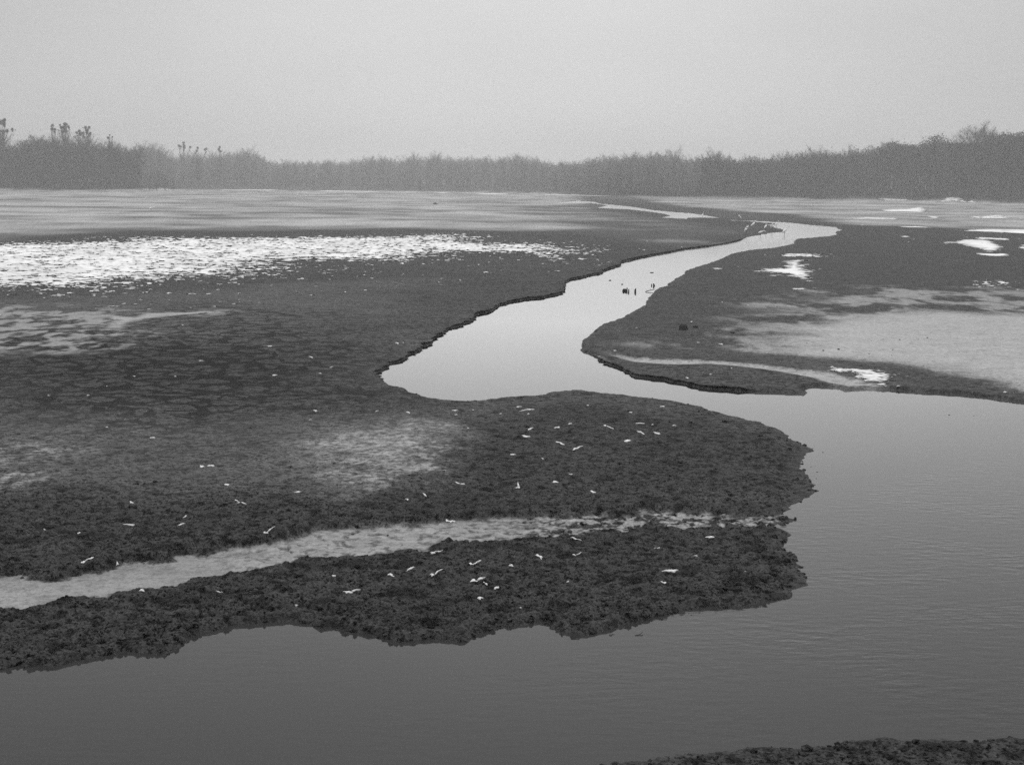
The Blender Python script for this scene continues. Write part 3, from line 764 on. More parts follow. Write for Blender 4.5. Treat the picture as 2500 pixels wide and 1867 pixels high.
# mistletoe trees: a bare tree with round evergreen clumps
MB = None
def mistletoe(px, dist, h, balls, label):
    global MB
    r9 = np.random.default_rng(int(px)); balls = [(a, b + 4, c * 1.0) for a, b, c in balls]
    balls += [(a + r9.normal(0, c * 0.9), b + abs(r9.normal(0, c * 1.0)), c * r9.uniform(0.35, 0.6)) for a, b, c in list(balls) for _ in (0, 1)]
    root = plant('bare', 0, at(px, dist), h, label, 'trees with mistletoe', 0.95)
    root.rotation_euler.z = 0; sc = root.scale.copy()
    if MB is None:
        r = np.random.default_rng(77); n_ = 420
        d0 = unit(r.normal(size=(n_, 3))); V_, F_ = twigs(d0 * r.uniform(0, 0.35, n_)[:, None], unit(d0 + r.normal(0, 0.3, (n_, 3))), r.uniform(0.35, 0.7, n_), r.uniform(0.08, 0.16, n_), r)
        o = mesh_obj('mistletoe', V_, F_, M_mistle, root); MB = o; first = True
    else: first = False
    limbs = []
    for i, (bx, by, br) in enumerate(balls):
        if i == 0 and first: o = MB
        else:
            o = MB.copy(); C.objects.link(o); o.parent = root
        wx = (bx - px) / FPX * dist
        wz = CAM_H + dist * math.tan(math.atan((933.5 - by) / FPX) - PITCH) + wx * math.tan(ROLL) * -1 - (px - 1250) / FPX * dist * math.tan(ROLL)
        s = br / FPX * dist
        o.location = (wx / sc[0], random.uniform(-1, 1) / sc[1], (wz - root.location.z) / sc[2]); o.scale = (s / sc[0] * 1.15, s / sc[1] * 1.15, s / sc[2] * 1.15)
        b_ = np.array(o.location); st_ = np.array([b_[0] * 0.15, 0, min(b_[2] - 1.0, 7.5)])
        limbs.append(tube([st_, st_ * 0.4 + b_ * 0.6 + np.array([b_[0] * 0.1, 0, -0.3]), b_], [0.045, 0.03, 0.02], 4, False))
    lv, lf = join(limbs); mesh_obj('limb', lv, lf, M_bark, root)
mistletoe(14, float(front(14)) + 2, 23.9, [(14,325,9),(20,328,7),(8,327,7),(22,319,5),(25,346,6),(18,348,6),(40,342,5),(3,335,6)], 'tall bare tree at the left end of the wood, thick mistletoe balls in its top')
mistletoe(141, float(front(141)) + 2, 22.2, [(137,330,5),(135,338,5),(143,340,5),(140,346,4)], 'bare tree with three small mistletoe balls, left of the fullest mistletoe crown')
mistletoe(165, float(front(165)) + 2, 23.9, [(157,335,6),(165,326,6),(167,334,7),(175,332,5),(168,342,7),(159,344,6)], 'bare tree in the left wood with the fullest cluster of mistletoe')
mistletoe(203, float(front(203)) + 2, 22.2, [(199,342,5),(204,349,7),(210,347,5),(192,346,4)], 'bare tree with low broad mistletoe clumps, second from the fullest cluster')
mistletoe(222, float(front(222)) + 2, 23.3, [(215,333,5),(224,333,5),(220,341,6),(227,348,5),(219,346,5)], 'bare tree with an upright column of mistletoe and thin twigs above')
mistletoe(275, float(front(275)) + 2, 20.5, [(273,350,2.5),(279,354,2.5),(270,357,4)], 'bare tree with two tiny mistletoe balls on the falling edge of the left wood')
mistletoe(447, float(front(447)) + 2, 19.3, [(439,372,4),(444,374,4),(451,364,4),(452,370,4),(452,376,5),(467,375,4)], 'hazy tree with tall mistletoe just beyond the tip of the left wood')
mistletoe(485, float(front(485)) + 2, 17.0, [(485,376,4),(483,383,4),(503,380,4),(506,378,4)], 'hazy tree with two drooping mistletoe clumps beyond the left wood')
mistletoe(537, float(front(537)) + 2, 18.1, [(538,373,4),(536,379,5),(540,383,4)], 'hazy tree with one mistletoe clump in the far wood, rightmost of them')
# low shrubs at the foot of the woods
for px_, dist, h, lab in ((385, 634, 8.2, 'dense rounded bare shrub at the right-hand foot of the left wood'), (405, 638, 7.2, 'bare shrub at the very tip of the left wood, leaning out over the flats'),
                          (366, 630, 6.6, 'low bare shrub tucked under the last tall trees of the left wood'), (424, 640, 4.4, 'smallest bare shrub beyond the tip of the left wood'),
                          (985, 795, 5.8, 'dark shrub at the foot of the far wood, left of the middle'), (1022, 795, 6.8, 'larger dark shrub at the foot of the far wood near the middle')):
    plant('bushy', int(px_), at(px_, dist), h, lab, None, 1.5)

# the woods behind: one mass, nobody could count it
def forest(lo, hi, m, lab, seed, far=False):
    r = np.random.default_rng(seed); VV = []; FF = []; off = 0
    small = []
    for kind, sd in (('bare', 3), ('bare', 6), ('pine', 41), ('bare', 8)):
        p = PROTO[kind][sd % 9 if kind == 'bare' else 1]
        cv, cf = p[1]; k = r.choice(len(cf), min(len(cf), 760), replace=False)
        v = cv.reshape(-1, 3, 3)[k].copy(); mid_ = (v[:, :1] + v[:, 1:2]) / 2; v[:, :2] = mid_ + (v[:, :2] - mid_) * (4.0 if kind == 'bare' else 2.0)
        tv = np.array([[-0.16,0,0],[0.16,0,0],[0,0,8.5],[0,-0.16,0],[0,0.16,0],[0,0,8.5]], float)
        small.append(np.concatenate([v.reshape(-1, 3), tv]))

    for row in range(11):
        px = lo + r.uniform(0, 20)
        while px < hi:
            lft = False
            dist = (855.0 if lft else float(front(px))) + 14 + row * 8 + r.uniform(-3, 3)
            h = float(tree_h(px, dist, lft)) * r.uniform(0.80, 0.98) * (1 - 0.012 * row)
            s = h / 10; k = r.choice([0, 1, 3] if px < 2130 or r.random() < 0.5 else [2])
            a = r.uniform(0, 6.28); w = s * r.uniform(0.9, 1.3) * (1.35 if h < 15 else 1.0)
            v = small[k]; x, y = at(px, dist)
            VV.append(np.stack([x + w * (v[:, 0] * math.cos(a) - v[:, 1] * math.sin(a)), y + w * (v[:, 0] * math.sin(a) + v[:, 1] * math.cos(a)), 0.9 + v[:, 2] * s], -1))
            FF.append(np.arange(len(v)).reshape(-1, 3) + off); off += len(v)
            px += r.uniform(18, 30)
    o = mesh_obj('forest', np.concatenate(VV), np.concatenate(FF), m)
    return tag(o, lab, 'wood', kind='stuff')
forest(-900, 345, M_twig, 'mass of bare trees behind the front rows of the left wood', 5)
forest(345, 1690, M_hazed, 'hazy mass of trees behind the front rows of the far wood', 6, True)
forest(1690, 3500, M_twig, 'mass of bare trees behind the front rows of the right wood', 8)
# brush and dead reeds along the foot of the woods
def brush(name, spans, density, hmin, hmax, m, label, w=0.12):
    r = np.random.default_rng(11); P = []
    for (p0, p1, near, deep) in spans:
        n_ = int(abs(p1 - p0) / FPX * 560 * density)
        px = r.uniform(p0, p1, n_); dist = front(px) + r.uniform(-near, deep, n_)
        P.append(np.stack([(px - 1250) / FPX * dist, dist], -1))
    P = np.concatenate(P)
    z = surf(P[:, 0], P[:, 1])
    hgt = (hmin + (hmax - hmin) * r.random(len(P)) ** 1.5) * (0.7 + 0.6 * np.abs(pn(P[:, 0] / 6, P[:, 1] / 6, 7)))
    V, F = twigs(np.column_stack([P, z - 0.05]), unit(np.column_stack([r.normal(0, 0.22, (len(P), 2)), np.ones(len(P))])), hgt, r.uniform(0.6, 1.4, len(P)) * w, r)
    return tag(mesh_obj(name, V, F, m), label, 'undergrowth', kind='stuff')
brush('undergrowth', [(-900, 432, 3, 14), (1500, 3400, 2, 16)], 34, 0.8, 3.4, M_twig, 'dark brushwood along the foot of the nearer woods', 0.16)
brush('undergrowth', [(434, 1500, 2, 16)], 34, 0.6, 2.6, M_hazed, 'hazy brushwood along the foot of the far wood', 0.16)
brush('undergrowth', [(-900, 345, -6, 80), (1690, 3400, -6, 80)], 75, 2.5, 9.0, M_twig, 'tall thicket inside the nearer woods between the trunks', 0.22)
brush('undergrowth', [(345, 1690, -6, 90)], 85, 2.5, 9.0, M_hazed, 'tall thicket inside the far wood between the trunks', 0.22)
brush('reeds', [(2425, 2640, 16, 0), (440, 700, 8, 0), (2000, 2250, 4, 0)], 26, 0.7, 1.9, M_reed, 'pale dead reeds in front of the woods', 0.14)
# ------------------------------------------------------------------ snow left on the flats
def snow_sheet(name, polys, fall, wl_, seed, label=None, kind=None, amp=0.9, thick=0.03, step=(1.5, 0.75), z=0.15, group='snow patches on the flats', solid=0.0, bright=1.0):
    """A thin sheet of snow that lies on the mud, ragged where it is melting."""
    allp = np.array([p for q in polys for p in q], float)
    x0, x1 = allp[:, 0].min() - 25, allp[:, 0].max() + 25; y0, y1 = allp[:, 1].min() - 5, allp[:, 1].max() + 8
    W = [G([p[0] for p in q], [p[1] for p in q], z) for q in polys]
    A_ = np.concatenate(W); D0, D1 = A_[:, 1].min(), A_[:, 1].max()
    m = fall * 1.2
    nx = max(8, int((x1 - x0) / step[0])); ny = max(8, int((y1 - y0) / step[1]))
    u = np.linspace(((A_[:, 0]) / A_[:, 1]).min() - m / D0, ((A_[:, 0]) / A_[:, 1]).max() + m / D0, nx)
    yy = 1.0 / np.linspace(1 / max(D0 - m, 3), 1 / (D1 + m * 2), ny)
    U, Y = np.meshgrid(u, yy); X = U * Y
    d = np.max([sdf(X, Y, w) for w in W], 0)
    s = 1.55 * ss(d, -0.35 * fall, fall) - 0.85 + amp * (0.42 * pn(X / (wl_ * 3), Y / (wl_ * 3), seed) + 0.75 * pn(X / wl_, Y / wl_, seed + 1) + 0.75 * pn(X / wl_ * 2.4, Y / wl_ * 2.4, seed + 2)) + solid
    s = np.where(d < -0.9 * fall, -1, s)
    zz = surf(X, Y)
    s = np.where(surf(X, Y, dd) < 0.05, -1, s)
    keep = s > 0
    q = grid_faces(ny, nx); k = keep.ravel()[q].sum(1) >= 3; q = q[k]
    if len(q) == 0: return None
    H = zz + 0.006 + thick * np.clip(s * 2.2, 0, 1) * (0.8 + 0.3 * pn(X / 0.8, Y / 0.8, seed + 5)) + 0.0006 * np.maximum(Y - 60, 0) * 0.3
    V = np.stack([X, Y, H], -1).reshape(-1, 3)
    used, inv = np.unique(q, return_inverse=True)
    fresh = ss(s + 0.25 * pn(X / (wl_ * 1.7), Y / (wl_ * 1.7), seed + 9), -0.02, 0.75) * (0.82 + 0.18 * (pn(X / 5, Y / 8, seed + 8) > -0.1)) * bright
    o = mesh_obj(name, V[used], inv.reshape(-1, 4), M_snow, smooth=True, attrs={'fresh': fresh.ravel()[used]})
    if kind: tag(o, label, 'snow', None, kind)
    else: tag(o, label, 'snow patch', group)
    return o

snow_sheet('snow', [[(-500,600),(0,591),(58,588),(160,587),(247,578),(349,575),(465,577),(640,577),(745,575),(890,575),(1036,569),(1181,569),(1260,580),(1240,590),(1322,589),(1412,590),(1534,615),(1481,620),(1496,633),(1476,645),(1351,646),(1278,632),(1220,623),
   (1181,622),(1137,635),(1036,650),(949,644),(832,642),(803,664),(731,675),(600,684),(494,690),(349,707),(145,722),(0,714),(-500,745)]], 10.0, 0.65, 201,
   'broad melting snow cover on the dark flats left of the channel', 'stuff', amp=1.3, step=(1.0, 0.4))
SH = [
 ('ragged rounded snow patch on dark mud just right of the channel bend', [[(1892,639),(1933,633),(1976,636),(1976,652),(1997,663),(2000,672),(1988,690),(1956,685),(1918,675),(1874,678),(1860,677),(1889,669),(1860,665),(1820,664),(1860,655),(1898,655),(1906,643)]], 1.6, 0.8, 0.8),
 ('largest solid snow patch on the right flats, pointed at its left end', [[(2283,590),(2317,591),(2332,586),(2359,585),(2435,588),(2450,599),(2466,606),(2445,614),(2437,617),(2403,617),(2391,613),(2376,606),(2346,601),(2327,594),(2313,597),(2294,594)]], 1.6, 0.9, 0.6),
 ('thin curved snow arc under the largest snow patch', [[(2359,610),(2367,612),(2384,618),(2422,620),(2471,618),(2469,625),(2418,626),(2380,622),(2362,616)]], 0.9, 0.8, 0.5),
 ('long flat white snow strip running out of the right edge of the view', [[(2325,564.3),(2365,561),(2393,560),(2500,561),(2800,562),(2800,577),(2500,571.5),(2441,568),(2380,566)]], 2.5, 2.0, 0.6),
 ('bright low ridge of snow and ice on the far right flats', [[(2130,513),(2190,511),(2232,506),(2262,504.5),(2277,513),(2268,520.5),(2213,517.5),(2152,517)]], 4.0, 3.0, 0.5),
 ('short pale snow streak beside the bright far ridge', [[(2292,506.5),(2300,507),(2330,512.5),(2326,515),(2300,511.5)]], 3.0, 3.0, 0.5),
 ('wavy snow streak beyond the right end of the pool of the birds', [[(2020,541),(2060,535),(2091,531.5),(2114,529.5),(2160,532),(2215,534),(2214,536.5),(2150,536),(2090,536),(2040,541.5)]], 3.0, 2.0, 0.9),
 ('hooked snow streak on the right flats below the bright far ridge', [[(2251,528),(2306,530),(2319,540),(2304,540.5),(2285,535),(2255,532)]], 3.0, 2.0, 0.7),
 ('speckled broken snow band near the right edge below the reeds', [[(2350,530),(2403,526),(2456,525),(2486,532),(2470,537),(2422,534),(2352,534)]], 3.5, 1.6, 1.25),
 ('thin straight snow line across the right flats', [[(2190,553.5),(2230,553),(2280,555),(2280,557),(2230,556),(2190,555.5)]], 2.0, 2.0, 0.6),
 ('small snow dash right of the birds\' pool', [[(2094,548.5),(2116,548.5),(2116,551.5),(2094,551.5)]], 1.5, 1.5, 0.4),
 ('flat oblong snow patch on dark mud, left of the largest snow patch', [[(2194,576),(2226,576.5),(2226,580.5),(2194,579.5)]], 1.0, 0.9, 0.6),
 ('short snow dash above the pointed left end of the largest patch', [[(2222,582),(2238,583),(2238,586),(2224,585)]], 0.8, 0.8, 0.5),
 ('tiny snow dash left of the pointed end of the largest patch', [[(2211,589.5),(2225,590),(2225,593),(2211,592.5)]], 0.7, 0.8, 0.4),
 ('ragged snow patch cut by the right edge of the view', [[(2474,605),(2484,599),(2500,596),(2700,600),(2700,620),(2500,609)]], 1.3, 0.8, 0.8),
 ('row of snow flakes above the largest snow patch', [[(2376,581),(2396,578.5),(2420,581),(2470,583),(2470,587),(2410,584.5),(2376,584)]], 1.2, 0.8, 1.3),
 ('scattered snow crumbs above the ragged rounded patch', [[(1900,620),(1960,620),(2005,622),(2005,628),(1950,627),(1905,627)]], 1.2, 0.7, 1.25),
 ('thin snow line below the ragged rounded patch', [[(1930,704),(1976,704),(1976,708),(1930,707.5)]], 0.5, 0.5, 1.0),
 ('small flat snow patch between the channel and the ragged rounded patch', [[(1738,654),(1764,653),(1768,657),(1742,658.5)]], 0.5, 0.5, 0.7),
 ('low clump of broken snow pieces on the right flats under the largest patch', [[(2392,688),(2412,686),(2432,699),(2428,703),(2404,698)]], 0.8, 0.6, 1.1),
 ('snow flakes beside the low clump of broken snow', [[(2430,684),(2448,685),(2466,692),(2462,697),(2436,692)]], 0.6, 0.5, 1.2),
 ('short snow bar close to the right edge, above the wet silt', [[(2474,704),(2496,705),(2496,710),(2476,709)]], 0.5, 0.5, 0.5),
 ('long broken snow patch lying along the little creek on the right', [[(2021,899),(2040,898),(2087,899),(2145,904),(2168,911),(2193,911),(2182,921),(2165,925),(2171,931),(2194,938),(2240,947),(2217,957),(2177,951),(2156,940),(2133,933),(2130,927),(2101,923),(2075,915),(2092,910),(2060,907),(2031,904)]], 0.45, 0.30, 1.0),
 ('thin snow line at the water edge below the creek snow', [[(2114,942),(2135,946),(2168,952),(2168,955.5),(2130,949),(2114,945)]], 0.15, 0.2, 0.6),
 ('small lone snow lump at the shore right of the creek snow', [[(2252,952),(2262,949),(2272,953),(2268,956),(2255,956)]], 0.14, 0.15, 0.4),
 ('faint snow line near the right edge on the dark strip by the water', [[(2444,950),(2466,951),(2466,954),(2446,953)]], 0.14, 0.2, 0.7),
 ('narrow snow strip at the foot of the far wood, left one', [[(520,463.6),(600,463.4),(690,464.2),(690,465.8),(600,465),(520,464.8)]], 8.0, 8.0, 0.6),
 ('narrow bright snow strip at the foot of the far wood, in the middle', [[(760,466),(800,466),(870,467.4),(950,468.6),(950,470),(860,469),(760,467.6)]], 8.0, 8.0, 0.5),
 ('short snow strip at the foot of the far wood, below its dark shrubs', [[(1050,470.6),(1110,471.2),(1110,472.8),(1050,472)]], 8.0, 8.0, 0.5),
 ('broken snow strip at the foot of the far wood, left of the stream head', [[(1150,473),(1210,473),(1260,475),(1260,476.6),(1200,475.6),(1150,474.6)]], 8.0, 6.0, 0.7),
 ('long white snow strip along the far side of the stream', [[(1292,475.6),(1400,476.6),(1500,479),(1500,480),(1400,478.2),(1310,477)]], 8.0, 8.0, 0.5),
]
for i, (lab, polys, fall, wl_, amp) in enumerate(SH):
    snow_sheet('snow_patch', polys, fall, wl_, 300 + 7 * i, lab, amp=amp, solid=0.15, step=(1.0, 0.35))
snow_sheet('snow_patch', [[(2275,486.2),(2300,485),(2340,485),(2380,487.5),(2416,489.5),(2416,490.6),(2370,489),(2330,486.6),(2280,487.2)]], 4.0, 4.0, 601, 'thin snow strip on top of the dark earth bank below the right wood', z=1.15, amp=0.9, solid=-0.15, step=(1.2, 0.4))
snow_sheet('snow_patch', [[(2140,484),(2170,481),(2200,481.5),(2235,483),(2230,486),(2180,486),(2150,486)]], 4.0, 3.0, 611, 'speckled snow among the brush left of the earth bank', z=0.9, amp=1.2, solid=-0.1, step=(1.2, 0.4))

# flecks of snow in the hollows: (x, y, width, height, slant, tail dx, tail dy, label)
TINY = 'tiny white snow fleck on the dark mud'
FL = [
 (373,1067,19,4,0,0,0,'thin short snow bar on mud left of the pale silt patch'), (492,1136,17,8,1,0,0,'left one of two snow flecks side by side on the left mud'), (516,1134,20,9,-1,0,0,'right one of two snow flecks side by side on the left mud'),
 (555,1183,16,6,0,0,0,'small bright snow fleck above the gully, below the pair of flecks'), (590,1226,26,8,2,-12,-6,'bent snow fleck with a dotted tail above the gully'), (321,1227,14,7,0,0,0,'round hazy snow fleck above the left gully'),
 (317,1279,44,4,0,0,0,'long thin horizontal sliver of snow above the left gully'), (444,1280,28,6,-8,0,0,'slanting sliver of snow right of the long horizontal sliver'), (452,1261,12,4,-3,0,0,'short snow dash just above the slanting sliver'),
 (192,1298,12,6,0,0,0,'three-cornered snow fleck on dark mud at the far left'), (109,1290,8,5,0,0,0,TINY), (202,1368,16,9,0,22,-9,'snow fleck with a long beaded tail beside the gully pool'), (286,1356,9,10,0,0,0,'small upright snow fleck on the edge of the gully pool'),
 (346,1433,16,6,0,0,0,'white snow fleck on the lower rim of the gully pool'), (536,1436,24,4,2,0,0,'thin snow sliver just below the gully, left of the middle'), (446,1505,26,8,0,0,0,'blurred snow smear on the lower left mud'), (32,1628,40,5,0,0,0,'white ice rim at the water edge in the lower left corner'),
 (648,1299,14,8,0,16,-9,'snow fleck with a straight tail right above the gully'), (726,1197,20,6,0,0,0,'flat snow fleck on rough mud left of the pale silt patch'), (994,1214,12,7,0,0,0,'small knotted snow fleck below the pale silt patch'), (1036,1205,12,8,6,0,0,'curved snow fleck below the pale silt patch'),
 (1104,1255,17,9,0,-14,-1,'bright snow lump on the upper rim of the gully'), (1056,1344,18,8,0,18,-6,'oval snow fleck and small bead on the lower rim of the gully'), (1056,1396,17,11,0,16,-10,'chunky snow fleck with a curled tail below the gully'),
 (1001,1384,30,6,-11,0,0,'slanting beaded snow sliver below the gully'), (954,1396,25,7,0,0,0,'arrow-shaped snow fleck left of the slanting beaded sliver'), (850,1436,32,9,0,20,-6,'snow fleck with a long pointed tail on the lower spit, leftmost tailed one'),
 (1150,1371,18,10,0,18,-7,'bent snow fleck shaped like a bird\'s neck below the gully'), (1158,1408,26,9,0,20,-5,'wide snow fleck with a knob at its right end on the spit'), (1185,1412,16,5,3,0,0,'short snow dash touching the wide knobbed fleck'), (1212,1425,14,9,0,0,0,'sparkling snow fleck right of the wide knobbed fleck'),
 (1172,1450,20,10,0,0,0,'blurred white snow fleck low on the spit'), (723,1466,14,7,0,0,0,TINY), (815,1399,14,5,0,0,0,TINY), (1265,1189,14,7,0,0,-9,'cross-shaped bright snow fleck above the gully'), (1448,1200,22,7,4,0,0,'two-lobed snow fleck above the mottled gully'),
 (1406,1313,32,6,5,0,0,'white curved sliver under the dark stone in the gully'), (1317,1356,22,13,8,0,0,'bright comb-like snow lump on the spit below the gully'), (1248,1374,16,10,0,0,0,'scattered snow crumbs left of the comb-like lump'), (1402,1352,16,4,0,14,-3,'faint snow dash right of the comb-like lump'),
 (1605,1333,16,6,0,0,0,'faint snow fleck below the mottled gully'), (1733,1304,30,6,0,0,0,'flat bright snow fleck just below the right end of the gully'), (1641,1387,36,9,0,-20,1,'widest snow fleck on the right half of the spit, with a bead on its left'), (1622,1412,20,6,4,0,0,'slanting snow fleck under the widest one'),
 (1386,1412,10,6,0,0,0,TINY), (1818,1384,12,4,0,0,0,TINY), (1272,1470,12,5,0,0,0,TINY), (1699,1351,14,4,3,0,0,TINY),
 (1129,1178,20,5,0,-14,-3,'flat snow fleck at the lower edge of the pale silt patch'), (1266,990,18,4,0,0,0,'short snow bar just below the pool shore'), (1294,998,26,5,0,-20,3,'long wavy snow streak below the pool shore'), (1290,1011,10,5,0,0,0,TINY), (1435,987,9,5,0,0,0,TINY),
 (1540,1004,12,4,0,0,0,TINY), (1618,987,15,4,0,0,0,'short snow bar near the upper right rim of the spit'), (1477,1036,10,6,0,14,5,'bright snow bead with a faint tail on the spit'), (1391,1034,12,6,0,0,0,'starry snow fleck left of the bright bead'), (1362,1043,18,5,0,0,0,'thin snow fleck left of the starry fleck'),
 (1294,1047,21,6,-3,0,0,'flat snow fleck, upper of two on the left of the spit'), (1284,1064,28,7,3,0,0,'flat snow fleck, lower and longer of two on the left of the spit'), (1367,1080,24,9,4,0,0,'cat-shaped bright snow fleck in the middle of the spit'), (1404,1094,20,8,-3,14,-5,'snow fleck with a dark edge beside the cat-shaped one'),
 (1532,1073,20,9,0,0,0,'crumbly snow heap on the right of the spit'), (1563,1032,23,4,0,0,0,'straight snow bar above the two slanting flecks'), (1563,1054,22,8,6,0,0,'left one of two slanting snow flecks on the spit'), (1604,1056,22,7,4,0,0,'right one of two slanting snow flecks on the spit'),
 (1646,1036,12,4,0,0,0,TINY), (1593,1034,8,4,0,0,0,TINY), (1252,1107,24,4,0,0,0,'straight snow bar left of the spit middle'), (1325,1118,12,4,3,0,0,TINY), (1356,1174,22,9,0,0,0,'sparkling snow fleck below the middle of the spit'), (1394,1157,14,5,0,0,0,TINY),
 (970,835,14,4,2,0,0,'white snow dash close to the left channel bank'), (658,846,20,3,0,0,0,'thin snow line among the mud cracks, highest of three'), (760,870,16,4,4,0,0,'slanting snow dash among the mud cracks'), (809,892,14,4,-3,0,0,TINY), (782,909,11,3,0,0,0,TINY), (670,916,17,4,0,0,0,'bright short snow bar below the mud cracks'),
 (770,1002,13,7,4,0,0,'snow fleck left of the pale silt patch, above it'), (920,1004,12,4,-2,0,0,TINY), (997,1009,14,6,4,0,0,'slanting snow fleck above the pale silt patch'), (1111,1001,20,4,0,0,0,'snow bar above right of the pale silt patch'), (1114,1013,10,4,0,0,0,TINY), (1222,1011,10,4,0,0,0,TINY), (1155,999,7,5,0,0,0,TINY),
 (490,881,16,3,0,0,0,TINY), (446,795,9,3,0,0,0,TINY), (328,917,12,3,0,0,0,TINY), (428,917,7,4,0,0,0,TINY), (215,965,10,4,0,0,0,TINY), (118,965,7,4,0,0,0,TINY), (261,941,5,4,0,0,0,TINY), (261,1041,9,4,0,0,0,TINY), (1143,1045,7,4,0,0,0,TINY), (758,1025,10,3,0,0,0,TINY),
 (1501,851,10,3,0,0,0,'snow dash on the upper rim of the right creek'), (1704,836,10,3,0,0,0,TINY), (1761,840,16,4,2,0,0,'pale snow streak right of the dark boulder'), (1688,785,9,3,0,0,0,'small white snow dash just above the boulders'), (1678,917,11,4,2,0,0,'snow fleck on the dark tongue between creek and water'), (1735,910,9,4,0,0,0,TINY), (1786,899,6,4,0,0,0,TINY),
 (1872,862,8,3,0,0,0,TINY), (1955,911,10,3,0,0,0,TINY), (1763,738,6,3,0,0,0,TINY), (1826,745,7,3,0,0,0,TINY), (1554,799,6,3,0,0,0,TINY), (985,834,5,3,0,0,0,TINY), (1547,836,5,3,0,0,0,TINY),
]
def fleck_points(cx, cy, w, h, sl, seed):
    r = np.random.default_rng(seed); n_ = 16; a = np.arange(n_) * 2 * np.pi / n_
    rad = 1 + 0.32 * np.sin(2 * a + r.uniform(0, 6)) * r.uniform(0.3, 1) + 0.28 * np.sin(3 * a + r.uniform(0, 6)) + r.normal(0, 0.24, n_)
    rad = np.clip(rad, 0.35, 1.7); out = []; lev = []
    for f, t in ((0.02, 1.0), (0.45, 0.95), (0.8, 0.7), (1.0, 0.0)):
        x = np.cos(a) * rad * f * w / 2; y = np.sin(a) * rad * f * h / 2
        out.append(np.stack([cx + x, cy + y + x * sl / max(w, 1)], -1)); lev.append(np.full(n_, t))
    F = [(k * 16 + i, k * 16 + (i + 1) % 16, (k + 1) * 16 + (i + 1) % 16, (k + 1) * 16 + i) for k in range(3) for i in range(16)]
    F.append(tuple(range(16))[::-1])
    return np.concatenate(out), np.concatenate(lev), F
px_all = []; lv_all = []; meta = []; off = 0
for i, (x, y, w, h, sl, tx, ty, lab) in enumerate(FL):
    P_, L_, F_ = fleck_points(x, y, w * (0.6 if lab == TINY else 0.66), h * (0.42 if lab == TINY else 0.48), sl, 900 + i); Fs = [tuple(F_)]; Ps = [P_]; Ls = [L_]
    if tx or ty:
        L2 = math.hypot(tx, ty) * 0.95
        if abs(tx) >= abs(ty): p2, l2, f2 = fleck_points(x + tx * 0.8, y + ty * 0.8, L2, max(1.8, h * 0.24), ty / max(abs(tx), 1) * L2 * (1 if tx > 0 else -1), 1400 + i)
        else: p2, l2, f2 = fleck_points(x + tx, y + ty * 0.7, 4, L2, 0, 1400 + i)
        Ps.append(p2); Ls.append(l2); Fs.append(tuple(tuple(q + 64 for q in f) for f in f2))
    n_ = 64 * len(Ps); meta.append((off, n_, [q for f in Fs for q in f], lab)); off += n_
    px_all.extend(Ps); lv_all.extend(Ls)
PA = np.concatenate(px_all); LA = np.concatenate(lv_all)
WP = G(PA[:, 0], PA[:, 1], 0.14)
GZ = surf(WP[:, 0], WP[:, 1])
for off, n_, F_, lab in meta:
    zz = GZ[off:off + n_]; zz = 0.5 * zz + 0.5 * np.percentile(zz, 70)
    V_ = np.column_stack([WP[off:off + n_], zz + 0.002 + 0.012 * LA[off:off + n_]])
    o = mesh_obj('snow_fleck', V_, F_, M_snow, smooth=True, attrs={'fresh': (0.25 + 0.6 * LA[off:off + n_]) * (0.55 if lab == TINY else 0.85)})
    tag(o, lab, 'snow fleck', 'tiny snow flecks' if lab == TINY else 'snow flecks on the mud')

# ------------------------------------------------------------------ egrets
def egret_mesh(pose):
    if pose == 'upright':
        body = [(-.24,.36,.008),(-.2,.39,.035),(-.12,.45,.07),(-.02,.54,.10),(.07,.63,.09),(.12,.70,.055),(.13,.76,.034),(.11,.83,.028),(.12,.90,.027),(.16,.945,.036),(.21,.945,.03),(.235,.94,.016)]; bill = [(.23,.94,.015),(.36,.925,.003)]; hip = .45
    elif pose == 'hunched':
        body = [(-.20,.30,.008),(-.16,.35,.045),(-.09,.44,.09),(0,.55,.12),(.06,.65,.11),(.09,.72,.08),(.11,.77,.05),(.15,.79,.042),(.19,.785,.028),(.21,.78,.015)]; bill = [(.205,.78,.014),(.31,.74,.003)]; hip = .42
    elif pose == 'forage':
        body = [(-.30,.44,.008),(-.24,.46,.04),(-.12,.50,.085),(.02,.55,.10),(.14,.58,.075),(.22,.62,.04),(.30,.68,.03),(.38,.70,.027),(.46,.66,.027),(.50,.61,.034),(.54,.57,.026),(.555,.55,.014)]; bill = [(.55,.555,.014),(.60,.44,.003)]; hip = .46
    else:
        body = [(-.26,.34,.008),(-.21,.38,.04),(-.12,.45,.08),(0,.55,.105),(.10,.64,.09),(.17,.72,.05),(.21,.79,.032),(.25,.86,.028),(.29,.91,.034),(.335,.915,.028),(.355,.91,.015)]; bill = [(.35,.91,.014),(.48,.90,.003)]; hip = .45
    b = np.array(body)
    parts = [tube(np.column_stack([b[:, 0], b[:, 0] * 0, b[:, 1]]), b[:, 2], 10)]
    bl = np.array(bill); parts.append(tube(np.column_stack([bl[:, 0], bl[:, 0] * 0, bl[:, 1]]), bl[:, 2], 6))
    for s in (-1, 1):
        parts.append(tube([(-.02, .035 * s, hip + .03), (.0, .035 * s, hip * .55), (-.03, .04 * s, 0.02), (-.03, .04 * s, -.02)], [.014, .009, .008, .008], 5))
        for t in (-.05, 0, .05):
            parts.append(tube([(-.03, .04 * s, .0), (.05, .04 * s + t, .002)], [.006, .004], 4))
    V_ = []; F_ = []; FM = []
    for i, (v, f) in enumerate(parts):
        o = len(V_); V_.extend(v); F_.extend([tuple(q + o for q in p) for p in f]); FM.extend([0 if i == 0 else (1 if i == 1 else 2)] * len(f))
    return V_, F_, FM
